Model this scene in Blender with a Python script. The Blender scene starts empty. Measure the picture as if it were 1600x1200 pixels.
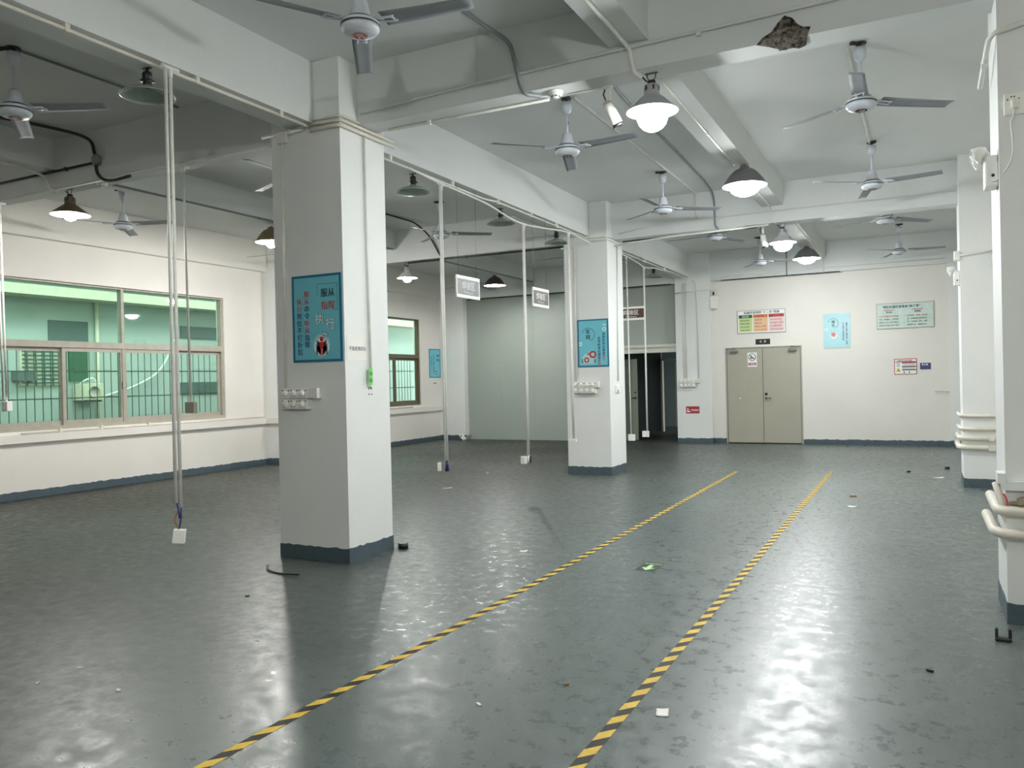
import bpy, bmesh, math, random
from mathutils import Vector, Matrix

random.seed(7)
SC = bpy.context.scene
COL = SC.collection
PI = math.pi

# ------------------------------------------------------------------ camera, world, exposure
def camera():
    yaw, pitch, roll = .46919, -.0046027, -.0227624
    f = Vector((-math.sin(yaw)*math.cos(pitch), math.cos(yaw)*math.cos(pitch), math.sin(pitch)))
    r0 = Vector((math.cos(yaw), math.sin(yaw), 0)); u0 = r0.cross(f)
    r = math.cos(roll)*r0 + math.sin(roll)*u0; u = r.cross(f)
    cd = bpy.data.cameras.new('camera'); cd.sensor_width = 36; cd.lens = 36*1252.9/1600
    cd.clip_start = .05; cd.clip_end = 200
    co = bpy.data.objects.new('camera', cd); COL.objects.link(co)
    m = Matrix.Identity(4)
    for i in range(3):
        m[i][0], m[i][1], m[i][2] = r[i], u[i], -f[i]
    m[2][3] = 1.6
    co.matrix_world = m
    SC.camera = co
camera()
W = bpy.data.worlds.new('world'); SC.world = W; W.use_nodes = True
W.node_tree.nodes['Background'].inputs[0].default_value = (.90, .95, 1.0, 1)
W.node_tree.nodes['Background'].inputs[1].default_value = 1.1      # overcast evening sky over the light well
vs = SC.view_settings
vs.view_transform = 'Standard'; vs.look = 'None'; vs.exposure = 3.0; vs.gamma = 1; vs.use_curve_mapping = False
LAMP = 82.0      # radiance of a lit lamp bulb
SC.cycles.use_denoising = True
SC.cycles.max_bounces = 10
SC.cycles.diffuse_bounces = 6
SC.cycles.sample_clamp_indirect = 6
SC.cycles.caustics_reflective = False
SC.cycles.caustics_refractive = False

# ------------------------------------------------------------------ materials
def lin(c):
    return tuple(((v/255)/12.92 if v/255 <= .04045 else ((v/255+.055)/1.055)**2.4) for v in c)

def nodes(name):
    m = bpy.data.materials.new(name); m.use_nodes = True
    nt = m.node_tree
    return m, nt, nt.nodes['Principled BSDF']

def pos_noise(nt, scale, detail=3, rough=.55, obj=False, stretch=None):
    if obj:
        tc = nt.nodes.new('ShaderNodeTexCoord'); out = tc.outputs['Object']
    else:
        tc = nt.nodes.new('ShaderNodeNewGeometry'); out = tc.outputs['Position']
    if stretch:
        mp = nt.nodes.new('ShaderNodeMapping'); mp.inputs['Scale'].default_value = stretch
        nt.links.new(out, mp.inputs[0]); out = mp.outputs[0]
    n = nt.nodes.new('ShaderNodeTexNoise'); n.inputs['Scale'].default_value = scale
    n.inputs['Detail'].default_value = detail; n.inputs['Roughness'].default_value = rough
    nt.links.new(out, n.inputs['Vector'])
    return n

def ramp(nt, src, stops):
    r = nt.nodes.new('ShaderNodeValToRGB'); e = r.color_ramp.elements
    while len(e) < len(stops): e.new(.5)
    for i, (p, c) in enumerate(stops):
        e[i].position = p; e[i].color = (*c, 1) if len(c) == 3 else c
    nt.links.new(src, r.inputs[0])
    return r

def mixc(nt, fac, a, b):
    m = nt.nodes.new('ShaderNodeMix'); m.data_type = 'RGBA'
    if isinstance(fac, (int, float)): m.inputs[0].default_value = fac
    else: nt.links.new(fac, m.inputs[0])
    for k, v in ((6, a), (7, b)):
        if isinstance(v, tuple): m.inputs[k].default_value = (*v[:3], 1)
        else: nt.links.new(v, m.inputs[k])
    return m.outputs[2]

def bump(nt, bs, src, strength, dist=.01):
    b = nt.nodes.new('ShaderNodeBump'); b.inputs['Strength'].default_value = strength; b.inputs['Distance'].default_value = dist
    nt.links.new(src, b.inputs['Height']); nt.links.new(b.outputs[0], bs.inputs['Normal'])

MATS = {}
def plain(name, col, rough=.5, metal=0, var=.06, scale=9, coat=0):
    if name in MATS: return MATS[name]
    m, nt, bs = nodes(name)
    c = lin(col)
    n = pos_noise(nt, scale, 3)
    r = ramp(nt, n.outputs[0], [(.3, tuple(v*(1-var) for v in c)), (.7, tuple(min(1, v*(1+var)) for v in c))])
    nt.links.new(r.outputs[0], bs.inputs['Base Color'])
    bs.inputs['Roughness'].default_value = rough; bs.inputs['Metallic'].default_value = metal
    MATS[name] = m
    return m

def wallpaint(name, col, rough=.62, var=.035, dirt=.10, bumpy=.12):
    if name in MATS: return MATS[name]
    m, nt, bs = nodes(name); c = lin(col)
    n1 = pos_noise(nt, .9, 4); n2 = pos_noise(nt, 6, 5, .7)
    base = ramp(nt, n1.outputs[0], [(.3, tuple(v*(1-var) for v in c)), (.7, tuple(min(1, v*(1+var)) for v in c))])
    dm = ramp(nt, n2.outputs[0], [(.62, (0, 0, 0)), (.80, (1, 1, 1))])
    mm = nt.nodes.new('ShaderNodeMath'); mm.operation = 'MULTIPLY'; mm.inputs[1].default_value = dirt
    nt.links.new(dm.outputs[0], mm.inputs[0])
    out = mixc(nt, mm.outputs[0], base.outputs[0], tuple(v*.6 for v in c))
    nt.links.new(out, bs.inputs['Base Color']); bs.inputs['Roughness'].default_value = rough
    n3 = pos_noise(nt, 28, 4); bump(nt, bs, n3.outputs[0], bumpy, .01)
    MATS[name] = m
    return m

def emit(name, col, strength):
    m = bpy.data.materials.new(name); m.use_nodes = True; nt = m.node_tree
    nt.nodes.remove(nt.nodes['Principled BSDF'])
    e = nt.nodes.new('ShaderNodeEmission'); e.inputs[0].default_value = (*col, 1)
    # bulb with a bright diffuser cap facing down and a dimmer collar
    g = nt.nodes.new('ShaderNodeNewGeometry'); sx = nt.nodes.new('ShaderNodeSeparateXYZ'); nt.links.new(g.outputs['True Normal'], sx.inputs[0])
    mr = nt.nodes.new('ShaderNodeMapRange'); mr.inputs[1].default_value = .1; mr.inputs[2].default_value = -.9; mr.inputs[3].default_value = strength*.10; mr.inputs[4].default_value = strength
    nt.links.new(sx.outputs[2], mr.inputs[0]); nt.links.new(mr.outputs[0], e.inputs[1])
    nt.links.new(e.outputs[0], nt.nodes['Material Output'].inputs[0])
    return m

def floor_mat():
    m, nt, bs = nodes('epoxy_floor')
    L = nt.links.new
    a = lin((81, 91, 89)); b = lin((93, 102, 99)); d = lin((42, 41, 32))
    n1 = pos_noise(nt, .55, 5, .6); n2 = pos_noise(nt, 2.6, 6, .68, stretch=(1, .45, 1)); n3 = pos_noise(nt, .22, 3)
    base = ramp(nt, n1.outputs[0], [(.32, a), (.68, b)])
    # dusty, browner band towards the window wall, darkened further in place of dimmer light
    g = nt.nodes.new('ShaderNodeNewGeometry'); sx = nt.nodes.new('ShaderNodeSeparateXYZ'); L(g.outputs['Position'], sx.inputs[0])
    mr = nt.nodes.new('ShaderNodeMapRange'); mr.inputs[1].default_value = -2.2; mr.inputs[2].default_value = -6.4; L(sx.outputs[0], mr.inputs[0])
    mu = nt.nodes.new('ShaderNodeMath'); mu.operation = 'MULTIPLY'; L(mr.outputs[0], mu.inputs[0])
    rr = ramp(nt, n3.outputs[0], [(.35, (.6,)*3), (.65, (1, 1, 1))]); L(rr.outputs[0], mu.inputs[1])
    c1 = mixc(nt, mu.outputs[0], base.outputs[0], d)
    # scuffs
    sc = ramp(nt, n2.outputs[0], [(.52, (0, 0, 0)), (.80, (.42, .42, .42))])
    c2 = mixc(nt, sc.outputs[0], c1, lin((64, 68, 64)))
    # small dark specks and pale chips
    def specks(scale, thr, seed):
        v = nt.nodes.new('ShaderNodeTexVoronoi'); v.inputs['Scale'].default_value = scale; v.inputs['Randomness'].default_value = 1
        mp = nt.nodes.new('ShaderNodeMapping'); mp.inputs['Location'].default_value = (seed, seed*.7, 0)
        L(g.outputs['Position'], mp.inputs[0]); L(mp.outputs[0], v.inputs['Vector'])
        lt = nt.nodes.new('ShaderNodeMath'); lt.operation = 'LESS_THAN'; lt.inputs[1].default_value = thr; L(v.outputs['Distance'], lt.inputs[0])
        sep = nt.nodes.new('ShaderNodeSeparateColor'); L(v.outputs['Color'], sep.inputs[0])
        gt = nt.nodes.new('ShaderNodeMath'); gt.operation = 'GREATER_THAN'; gt.inputs[1].default_value = .62; L(sep.outputs[0], gt.inputs[0])
        mm = nt.nodes.new('ShaderNodeMath'); mm.operation = 'MULTIPLY'; L(lt.outputs[0], mm.inputs[0]); L(gt.outputs[0], mm.inputs[1])
        return mm.outputs[0]
    c3 = mixc(nt, specks(2.6, .02, 0), c2, lin((42, 44, 42)))
    c4 = mixc(nt, specks(5.5, .032, 3.3), c3, lin((70, 74, 70)))
    c5 = mixc(nt, specks(1.3, .012, 9.1), c4, lin((215, 218, 215)))
    # remains of an old taped line parallel to the aisle
    wv = nt.nodes.new('ShaderNodeMath'); wv.operation = 'COMPARE'; wv.inputs[1].default_value = -7.62; wv.inputs[2].default_value = .03; L(sx.outputs[0], wv.inputs[0])
    nb = pos_noise(nt, 3.4, 4, .7); rb = ramp(nt, nb.outputs[0], [(.52, (0, 0, 0)), (.60, (.8, .8, .8))])
    ml = nt.nodes.new('ShaderNodeMath'); ml.operation = 'MULTIPLY'; L(wv.outputs[0], ml.inputs[0]); L(rb.outputs[0], ml.inputs[1])
    c6 = mixc(nt, ml.outputs[0], c5, lin((70, 68, 56)))
    L(c6, bs.inputs['Base Color'])
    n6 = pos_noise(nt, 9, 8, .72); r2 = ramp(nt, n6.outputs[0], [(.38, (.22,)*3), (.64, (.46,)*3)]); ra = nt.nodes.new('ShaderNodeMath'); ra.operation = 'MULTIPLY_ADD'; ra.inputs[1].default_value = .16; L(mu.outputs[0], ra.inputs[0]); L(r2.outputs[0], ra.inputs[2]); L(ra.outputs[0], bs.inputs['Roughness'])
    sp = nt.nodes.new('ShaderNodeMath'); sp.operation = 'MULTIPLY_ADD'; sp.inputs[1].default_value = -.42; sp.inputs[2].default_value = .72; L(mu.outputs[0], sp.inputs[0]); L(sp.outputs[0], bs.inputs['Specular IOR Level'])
    n4 = pos_noise(nt, 55, 5, .7); n5 = pos_noise(nt, 150, 2)
    ad = nt.nodes.new('ShaderNodeMath'); ad.operation = 'ADD'; L(n4.outputs[0], ad.inputs[0]); L(n5.outputs[0], ad.inputs[1])
    bump(nt, bs, ad.outputs[0], .10, .006)
    return m

def tape_mat(name, worn):
    m, nt, bs = nodes(name); L = nt.links.new
    g = nt.nodes.new('ShaderNodeNewGeometry'); s = nt.nodes.new('ShaderNodeSeparateXYZ'); L(g.outputs['Position'], s.inputs[0])
    a = nt.nodes.new('ShaderNodeMath'); a.operation = 'MULTIPLY_ADD'; a.inputs[1].default_value = -1.15; L(s.outputs[0], a.inputs[0]); L(s.outputs[1], a.inputs[2])
    d = nt.nodes.new('ShaderNodeMath'); d.operation = 'DIVIDE'; d.inputs[1].default_value = .178; L(a.outputs[0], d.inputs[0])
    f = nt.nodes.new('ShaderNodeMath'); f.operation = 'FRACT'; L(d.outputs[0], f.inputs[0])
    gt = nt.nodes.new('ShaderNodeMath'); gt.operation = 'GREATER_THAN'; gt.inputs[1].default_value = .5; L(f.outputs[0], gt.inputs[0])
    n = pos_noise(nt, 14, 4, .7)
    ye = ramp(nt, n.outputs[0], [(.3, lin((196, 160, 52))), (.7, lin((222, 190, 78)))])
    bk = ramp(nt, n.outputs[0], [(.3, lin((26, 25, 21))), (.7, lin((42, 41, 34)))])
    c = mixc(nt, gt.outputs[0], ye.outputs[0], bk.outputs[0])
    w = ramp(nt, pos_noise(nt, 22, 5, .75).outputs[0], [(.60, (0, 0, 0)), (.72, (worn,)*3)])
    c = mixc(nt, w.outputs[0], c, lin((112, 112, 100)))
    L(c, bs.inputs['Base Color']); bs.inputs['Roughness'].default_value = .66
    return m

def glass_mat(name, tint, refl=1.0):
    m = bpy.data.materials.new(name); m.use_nodes = True; nt = m.node_tree; L = nt.links.new
    nt.nodes.remove(nt.nodes['Principled BSDF'])
    t = nt.nodes.new('ShaderNodeBsdfTransparent'); t.inputs[0].default_value = (*tint, 1)
    gl = nt.nodes.new('ShaderNodeBsdfGlossy'); gl.inputs['Roughness'].default_value = .02; gl.inputs[0].default_value = (.85, 1, .92, 1)
    fr = nt.nodes.new('ShaderNodeFresnel'); fr.inputs[0].default_value = 1.5
    gm = nt.nodes.new('ShaderNodeNewGeometry'); inv = nt.nodes.new('ShaderNodeMath'); inv.operation = 'MULTIPLY_ADD'; inv.inputs[1].default_value = -refl; inv.inputs[2].default_value = refl; L(gm.outputs['Backfacing'], inv.inputs[0])
    mu = nt.nodes.new('ShaderNodeMath'); mu.operation = 'MULTIPLY'; L(inv.outputs[0], mu.inputs[1]); L(fr.outputs[0], mu.inputs[0])
    mx = nt.nodes.new('ShaderNodeMixShader'); L(mu.outputs[0], mx.inputs[0]); L(t.outputs[0], mx.inputs[1]); L(gl.outputs[0], mx.inputs[2])
    L(mx.outputs[0], nt.nodes['Material Output'].inputs[0])
    return m

def concrete_mat():
    m, nt, bs = nodes('broken_concrete')
    n = pos_noise(nt, 26, 6, .7)
    r = ramp(nt, n.outputs[0], [(.40, lin((34, 31, 28))), (.48, lin((110, 102, 92))), (.60, lin((140, 130, 118))), (.8, lin((150, 142, 130)))])  # darkest stop paints the shade of holes onto the raised patch
    nt.links.new(r.outputs[0], bs.inputs['Base Color']); bs.inputs['Roughness'].default_value = .95
    bump(nt, bs, n.outputs[0], 1.0, .03)
    return m

M_FLOOR = floor_mat()
M_WALL = wallpaint('wall_white', (226, 225, 218))
M_WARM = wallpaint('wall_cream', (226, 223, 216))
M_COLM = wallpaint('pillar_white', (227, 229, 227), dirt=.07)
M_CEIL = wallpaint('ceiling_white', (214, 217, 216), dirt=.05)
M_PANEL = wallpaint('partition_grey', (158, 166, 158), rough=.5, dirt=.04, bumpy=.03)
M_BASE = plain('baseboard_paint', (72, 88, 96), .5, var=.12, scale=14)
M_PVC = plain('white_pvc', (226, 226, 219), .42)
M_PVC2 = plain('cream_pvc', (220, 215, 202), .42)
M_GREYPIPE = plain('grey_flex', (130, 136, 136), .5)
M_DARKPIPE = plain('dark_flex', (44, 48, 46), .5)
M_FAN = plain('fan_enamel', (206, 212, 220), .38)
M_FANB = plain('fan_blade', (146, 152, 157), .62)
M_DARK = plain('dark_iron', (46, 46, 46), .5)
M_BLACK = plain('black_plastic', (24, 25, 26), .42)
M_RED = plain('sticker_red', (176, 44, 40), .5)
M_WHITE = plain('white_plastic', (236, 236, 230), .42, var=.02)
M_SHADEG = plain('shade_grey', (182, 183, 188), .4)
M_SHADEM = plain('shade_mid', (118, 116, 120), .4)
M_SHADEI = plain('shade_inner_dim', (128, 128, 124), .5)
M_SHADEB = plain('shade_brown', (112, 98, 76), .45)
M_SHADED = plain('shade_dark', (64, 58, 54), .45)
M_SHADEW = plain('shade_inner', (236, 236, 232), .5, var=.02)
M_DISH = plain('dish_enamel', (156, 168, 162), .22, var=.05)
M_ALU = plain('aluminium', (170, 165, 152), .42, .0, var=.08)
M_BRONZE = plain('bronze_frame', (104, 96, 76), .45)
M_DOOR = plain('door_olive', (168, 165, 150), .5, var=.035, scale=3)
M_DOOR2 = plain('door_grey', (142, 148, 134), .5, var=.04, scale=3)
M_STEEL = plain('steel', (120, 124, 122), .35, .7)
M_GLASS = glass_mat('green_glass', (.81, .925, .855), 1.5)
M_GLASS2 = glass_mat('green_glass_pale', (.83, .93, .85), 1.2)
M_BULB = emit('bulb_lit', (.97, 1.0, 1.0), LAMP)
M_BULBS = emit('bulb_lit_soft', (.97, 1.0, 1.0), LAMP*.42)
M_BULBN = emit('bulb_lit_near', (1.0, 1.0, .97), LAMP*.25)
M_BULBH = emit('bulb_lit_behind', (1.0, 1.0, .97), LAMP*3.0)
M_BULBM = emit('bulb_lit_mid', (.98, 1.0, 1.0), LAMP*.6)
M_BULBL = emit('bulb_lit_left', (1.0, 1.0, .98), LAMP*1.75)
M_BULBW = emit('bulb_lit_warm', (1.0, .98, .94), LAMP*2.15)
M_CONC = concrete_mat()
M_NB = wallpaint('neighbour_wall', (180, 194, 188), rough=.8, dirt=.18)
M_NBL = plain('neighbour_ledge', (214, 216, 190), .8)
M_NBD = plain('neighbour_dark', (82, 104, 100), .7)
M_NBG = plain('neighbour_green_door', (36, 96, 66), .6)
M_BARS = plain('bars_grey', (92, 102, 96), .5, .1)
M_BLUE = plain('poster_blue_frame', (34, 112, 146), .35)
M_CYAN = plain('poster_cyan', (112, 196, 212), .35, var=.03, scale=4)
M_PALE = plain('poster_pale_cyan', (166, 212, 218), .3, var=.03, scale=4)
M_INKN = plain('ink_navy', (30, 50, 110), .5)
M_INKB = plain('ink_black', (26, 30, 32), .5)
M_INKR = plain('ink_red', (190, 42, 36), .5)
M_INKW = plain('ink_white', (238, 240, 238), .5, var=.01)
M_GREYINK = plain('ink_grey', (110, 116, 132), .5)
M_SIGNG = plain('sign_grey', (84, 88, 87), .35)
M_SIGNB = plain('sign_brown', (82, 54, 38), .35)
M_SIGNT = plain('sign_taupe', (70, 64, 58), .35)
M_GREEN = plain('ink_green', (18, 104, 50), .5)
M_LGREEN = plain('list_green', (196, 216, 150), .5)
M_ORANGE = plain('ink_orange', (206, 118, 78), .5)
M_LORANGE = plain('list_orange', (226, 190, 152), .5)
M_CRIM = plain('ink_crimson', (166, 46, 48), .5)
M_LPINK = plain('list_pink', (226, 198, 196), .5)
M_MINT = plain('board_mint', (196, 216, 206), .35)
M_NAVY = plain('tag_navy', (52, 58, 110), .45)
M_YEL = plain('warning_yellow', (214, 178, 40), .5)
M_TAGG = plain('tag_green', (120, 210, 110), .5)
M_PAPER = plain('paper', (232, 232, 226), .75, var=.02)
M_STKG = plain('floor_sticker_green', (34, 48, 37), .6, var=.12, scale=30)
M_ARROW = plain('arrow_green', (176, 220, 158), .5)
M_RAG = plain('rag', (150, 138, 116), .9, var=.3, scale=30)
M_BLUEPL = plain('blue_plug', (40, 48, 110), .45)
M_BROWN = plain('brown_scrap', (150, 110, 70), .7)
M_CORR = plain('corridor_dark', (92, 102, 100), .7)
M_TRIMW = plain('header_white', (206, 208, 198), .5)

# ------------------------------------------------------------------ mesh builder
_txt = {}
def text_mesh(s, bold):
    bold = 0
    k = (s, bold)
    if k not in _txt:
        c = bpy.data.curves.new('t', 'FONT'); c.body = s; c.size = 1; c.resolution_u = 2; c.offset = bold; c.align_x = 'LEFT'
        o = bpy.data.objects.new('t', c); COL.objects.link(o)
        dg = bpy.context.evaluated_depsgraph_get(); dg.update()
        me = bpy.data.meshes.new_from_object(o.evaluated_get(dg))
        _txt[k] = ([v.co.copy() for v in me.vertices], [tuple(p.vertices) for p in me.polygons])
        bpy.data.objects.remove(o); bpy.data.curves.remove(c); bpy.data.meshes.remove(me)
    return _txt[k]

class MB:
    def __init__(s): s.bm = bmesh.new(); s.mats = []
    def mi(s, m):
        if m not in s.mats: s.mats.append(m)
        return s.mats.index(m)
    def face(s, vs, m, smooth=False):
        try:
            f = s.bm.faces.new(vs)
        except ValueError:
            return None
        f.material_index = s.mi(m); f.smooth = smooth
        return f
    def poly(s, pts, m):
        return s.face([s.bm.verts.new(p) for p in pts], m)
    def box(s, a, b, m, skip=()):
        x0, x1 = sorted((a[0], b[0])); y0, y1 = sorted((a[1], b[1])); z0, z1 = sorted((a[2], b[2]))
        v = [s.bm.verts.new(p) for p in ((x0,y0,z0),(x1,y0,z0),(x1,y1,z0),(x0,y1,z0),(x0,y0,z1),(x1,y0,z1),(x1,y1,z1),(x0,y1,z1))]
        for q in ((3,2,1,0),(4,5,6,7),(0,1,5,4),(1,2,6,5),(2,3,7,6),(3,0,4,7)): s.face([v[i] for i in q], m)
        return s
    def bbox(s, a, b, m, r=.006, seg=2):
        t = bmesh.new()
        c = [(a[i]+b[i])/2 for i in range(3)]; d = [abs(b[i]-a[i]) for i in range(3)]
        bmesh.ops.create_cube(t, size=1, matrix=Matrix.Translation(c) @ Matrix.Diagonal((*d, 1)))
        bmesh.ops.bevel(t, geom=t.edges[:], offset=min(r, min(d)*.45), segments=seg, affect='EDGES', profile=.5)
        s.merge(t, m); return s
    def obox(s, c, d, rot, m, r=.004):
        t = bmesh.new()
        bmesh.ops.create_cube(t, size=1, matrix=Matrix.Translation(c) @ rot.to_4x4() @ Matrix.Diagonal((*d, 1)))
        bmesh.ops.bevel(t, geom=t.edges[:], offset=min(r, min(d)*.4), segments=2, affect='EDGES', profile=.5)
        s.merge(t, m); return s
    def merge(s, t, m, smooth=False):
        mp = {}
        for v in t.verts: mp[v] = s.bm.verts.new(v.co)
        for f in t.faces: s.face([mp[v] for v in f.verts], m, smooth)
        t.free()
    def tube(s, pts, r, m, seg=8, caps=True):
        P = [Vector(p) for p in pts]; n = len(P)
        T = [((P[min(i+1, n-1)]-P[i]).normalized() + (P[i]-P[max(i-1, 0)]).normalized()).normalized() for i in range(n)]
        up = Vector((0, 0, 1)) if abs(T[0].z) < .9 else Vector((1, 0, 0))
        u = T[0].cross(up).normalized(); rings = []
        for i in range(n):
            u = (u - T[i]*u.dot(T[i])).normalized(); w = T[i].cross(u)
            rr = r[i] if isinstance(r, (list, tuple)) else r
            rings.append([s.bm.verts.new(P[i] + (u*math.cos(k*2*PI/seg) + w*math.sin(k*2*PI/seg))*rr) for k in range(seg)])
        for a, b in zip(rings, rings[1:]):
            for k in range(seg): s.face([a[k], a[(k+1) % seg], b[(k+1) % seg], b[k]], m, True)
        if caps: s.face(rings[0][::-1], m); s.face(rings[-1], m)
        return s
    def lathe(s, prof, m, c=(0, 0, 0), seg=28, rot=None, smooth=True):
        c = Vector(c); rings = []
        for r, z in prof:
            if r < 1e-5:
                p = Vector((0, 0, z)); p = rot @ p if rot else p
                rings.append([s.bm.verts.new(c+p)])
            else:
                ring = []
                for k in range(seg):
                    p = Vector((r*math.cos(2*PI*k/seg), r*math.sin(2*PI*k/seg), z)); p = rot @ p if rot else p
                    ring.append(s.bm.verts.new(c+p))
                rings.append(ring)
        for a, b in zip(rings, rings[1:]):
            for k in range(seg):
                k2 = (k+1) % seg
                if len(a) == 1 and len(b) == 1: break
                if len(a) == 1: s.face([a[0], b[k2], b[k]], m, smooth)
                elif len(b) == 1: s.face([a[k], a[k2], b[0]], m, smooth)
                else: s.face([a[k], a[k2], b[k2], b[k]], m, smooth)
        return s
    def text(s, txt, o, right, up, size, m, bold=.012, w=None, align='l'):
        vs, fs = text_mesh(txt, bold)
        if not vs: return s
        x0 = min(v.x for v in vs); x1 = max(v.x for v in vs)
        k = size if w is None else w/(x1-x0)
        off = {'l': 0, 'c': -(x1-x0)*k/2, 'r': -(x1-x0)*k}[align]
        o, R, U = Vector(o), Vector(right).normalized(), Vector(up).normalized(); N = R.cross(U)
        nv = [s.bm.verts.new(o + R*((v.x-x0)*k+off) + U*(v.y*size)) for v in vs]
        for f in fs: s.face([nv[i] for i in f], m)
        if bold >= .02:      # heavy lettering: the strokes again, a little to the right
          for dx, dy, dn in ((.022, .006, .0002), (.044, .012, .0004))[:2 if bold >= .03 else 1]:
            nv = [s.bm.verts.new(o + N*dn + R*((v.x-x0+dx)*k+off) + U*((v.y+dy)*size)) for v in vs]
            for f in fs: s.face([nv[i] for i in f], m)
        return s
    def vtext(s, txt, o, right, up, size, mats, step=1.08, bold=.02):
        o, U = Vector(o), Vector(up).normalized()
        for i, ch in enumerate(txt):
            s.text(ch, o - U*(i*size*step), right, up, size, mats[i] if isinstance(mats, (list, tuple)) else mats, bold)
        return s
    def quad(s, o, right, up, x0, y0, x1, y1, m):
        o, R, U = Vector(o), Vector(right), Vector(up)
        return s.poly([o+R*x0+U*y0, o+R*x1+U*y0, o+R*x1+U*y1, o+R*x0+U*y1], m)
    def ring(s, o, right, up, cx, cy, r0, r1, m, a0=0, a1=2*PI, seg=28):
        o, R, U = Vector(o), Vector(right), Vector(up)
        P = lambda r, a: o + R*(cx+r*math.cos(a)) + U*(cy+r*math.sin(a))
        for k in range(seg):
            a = a0+(a1-a0)*k/seg; b = a0+(a1-a0)*(k+1)/seg
            if r0 <= 0: s.poly([P(0, 0), P(r1, a), P(r1, b)], m)
            else: s.poly([P(r0, a), P(r1, a), P(r1, b), P(r0, b)], m)
        return s

def bend(pts, r=.06, n=5):
    """polyline with rounded corners"""
    P = [Vector(p) for p in pts]; out = [P[0]]
    for i in range(1, len(P)-1):
        a, b, c = P[i-1], P[i], P[i+1]
        d = min(r, (a-b).length*.45, (c-b).length*.45)
        p0 = b+(a-b).normalized()*d; p1 = b+(c-b).normalized()*d
        for k in range(n+1):
            t = k/n; out.append(p0*(1-t)**2 + b*2*t*(1-t) + p1*t*t)
    out.append(P[-1]); return out

def flow(pts, n=8):
    """smooth curve through points"""
    P = [Vector(p) for p in pts]; P = [P[0]*2-P[1]]+P+[P[-1]*2-P[-2]]; out = []
    for i in range(1, len(P)-2):
        for k in range(n):
            t = k/n; a, b, c, d = P[i-1:i+3]
            out.append(.5*((2*b)+(c-a)*t+(2*a-5*b+4*c-d)*t*t+(3*b-a-3*c+d)*t**3))
    out.append(P[-2]); return out

def obj(name, mb, parent=None, kind=None, label=None, cat=None, group=None, world=True):
    """link one mesh object; world=True: the vertices are in world space and the origin moves to the mesh's base"""
    me = bpy.data.meshes.new(name)
    bmesh.ops.recalc_face_normals(mb.bm, faces=mb.bm.faces[:]) if mb.bm.faces and len(mb.bm.faces) < 400 and not getattr(mb, 'keep', False) else None
    if world and mb.bm.verts:
        xs = [v.co for v in mb.bm.verts]
        lo = Vector((min(v.x for v in xs), min(v.y for v in xs), min(v.z for v in xs))); hi = Vector((max(v.x for v in xs), max(v.y for v in xs), max(v.z for v in xs)))
        c = Vector(((lo.x+hi.x)/2, (lo.y+hi.y)/2, lo.z))
        for v in mb.bm.verts: v.co -= c
    else: c = Vector((0, 0, 0))
    mb.bm.to_mesh(me); mb.bm.free()
    for m in mb.mats: me.materials.append(m)
    o = bpy.data.objects.new(name, me); COL.objects.link(o)
    if parent is not None:
        o.parent = parent; o.location = c - (abs_loc(parent) if world else Vector((0, 0, 0)))
    else: o.location = c
    tag(o, label, cat, group, kind)
    return o

def abs_loc(o):
    v = Vector((0, 0, 0))
    while o is not None: v += Vector(o.location); o = o.parent
    return v

def tag(o, label=None, cat=None, group=None, kind=None):
    if label: o['label'] = label
    if cat: o['category'] = cat
    if group: o['group'] = group
    if kind: o['kind'] = kind
    return o

def thing(name, loc, label, cat, group=None):
    o = bpy.data.objects.new(name, None); COL.objects.link(o); o.location = loc; o.empty_display_size = .1
    return tag(o, label, cat, group)

def struct(name, mb, label=None, parent=None):
    return obj(name, mb, parent, 'structure', label)

def B(a, b, m): return MB().box(a, b, m)

def copy_tree(o, parent=None):
    c = o.copy(); COL.objects.link(c)
    if parent is not None: c.parent = parent
    for ch in list(o.children): copy_tree(ch, c)
    return c

EX, EY, EZ = Vector((1, 0, 0)), Vector((0, 1, 0)), Vector((0, 0, 1))

# ------------------------------------------------------------------ the room
XL, YB, ZC = -11.9, 19.2, 4.52
ZB = 3.965     # underside of the main beams
struct('floor', B((-16.5, -5, -.2), (1.6, 25.5, 0), M_FLOOR), 'grey-green epoxy floor of the empty workshop')
struct('ceiling', B((-12.1, -5, ZC), (1.6, 25.5, ZC+.15), M_CEIL), 'white painted concrete ceiling slab')
# left wall with its two window openings
w = MB()
for y0, y1, z0, z1 in ((-5, 6.92, 0, ZC), (6.92, 11.27, 0, 1.0), (6.92, 11.27, 3.32, ZC), (11.27, 13.72, 0, ZC), (13.72, 18.07, 0, 1.0), (13.72, 18.07, 3.3, ZC), (18.07, 19.5, 0, ZC)):
    w.box((-12.1, y0, z0), (XL, y1, z1), M_WARM)
struct('wall_left', w, 'cream-white left wall with two green glazed windows')
w = MB()
w.box((-5.22, 19.2, 0), (-4.06, 19.45, ZC), M_WARM).box((-2.35, 19.2, 0), (1.6, 19.45, ZC), M_WARM).box((-4.06, 19.2, 2.25), (-2.35, 19.45, ZC), M_WARM)
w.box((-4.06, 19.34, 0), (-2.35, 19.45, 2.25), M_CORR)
struct('wall_back', w, 'cream back wall with the double door')
w = MB(); w.box((-12.1, 19.25, 2.4), (-5.22, 19.4, ZC), M_PANEL).box((-12.1, 19.25, 0), (-6.62, 19.4, 2.4), M_PANEL)
for x in (-10.1, -9.1, -8.1, -7.1):
    w.box((x-.004, 19.246, 0), (x+.004, 19.25, 3.84), M_PANEL)
struct('partition', w, 'grey panel partition at the back left')
struct('wall_right', B((1.3, -5, 0), (1.6, 19.2, ZC), M_WARM))
struct('wall_front', B((-12.1, -5.2, 0), (1.6, -5, ZC), M_WALL))
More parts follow.
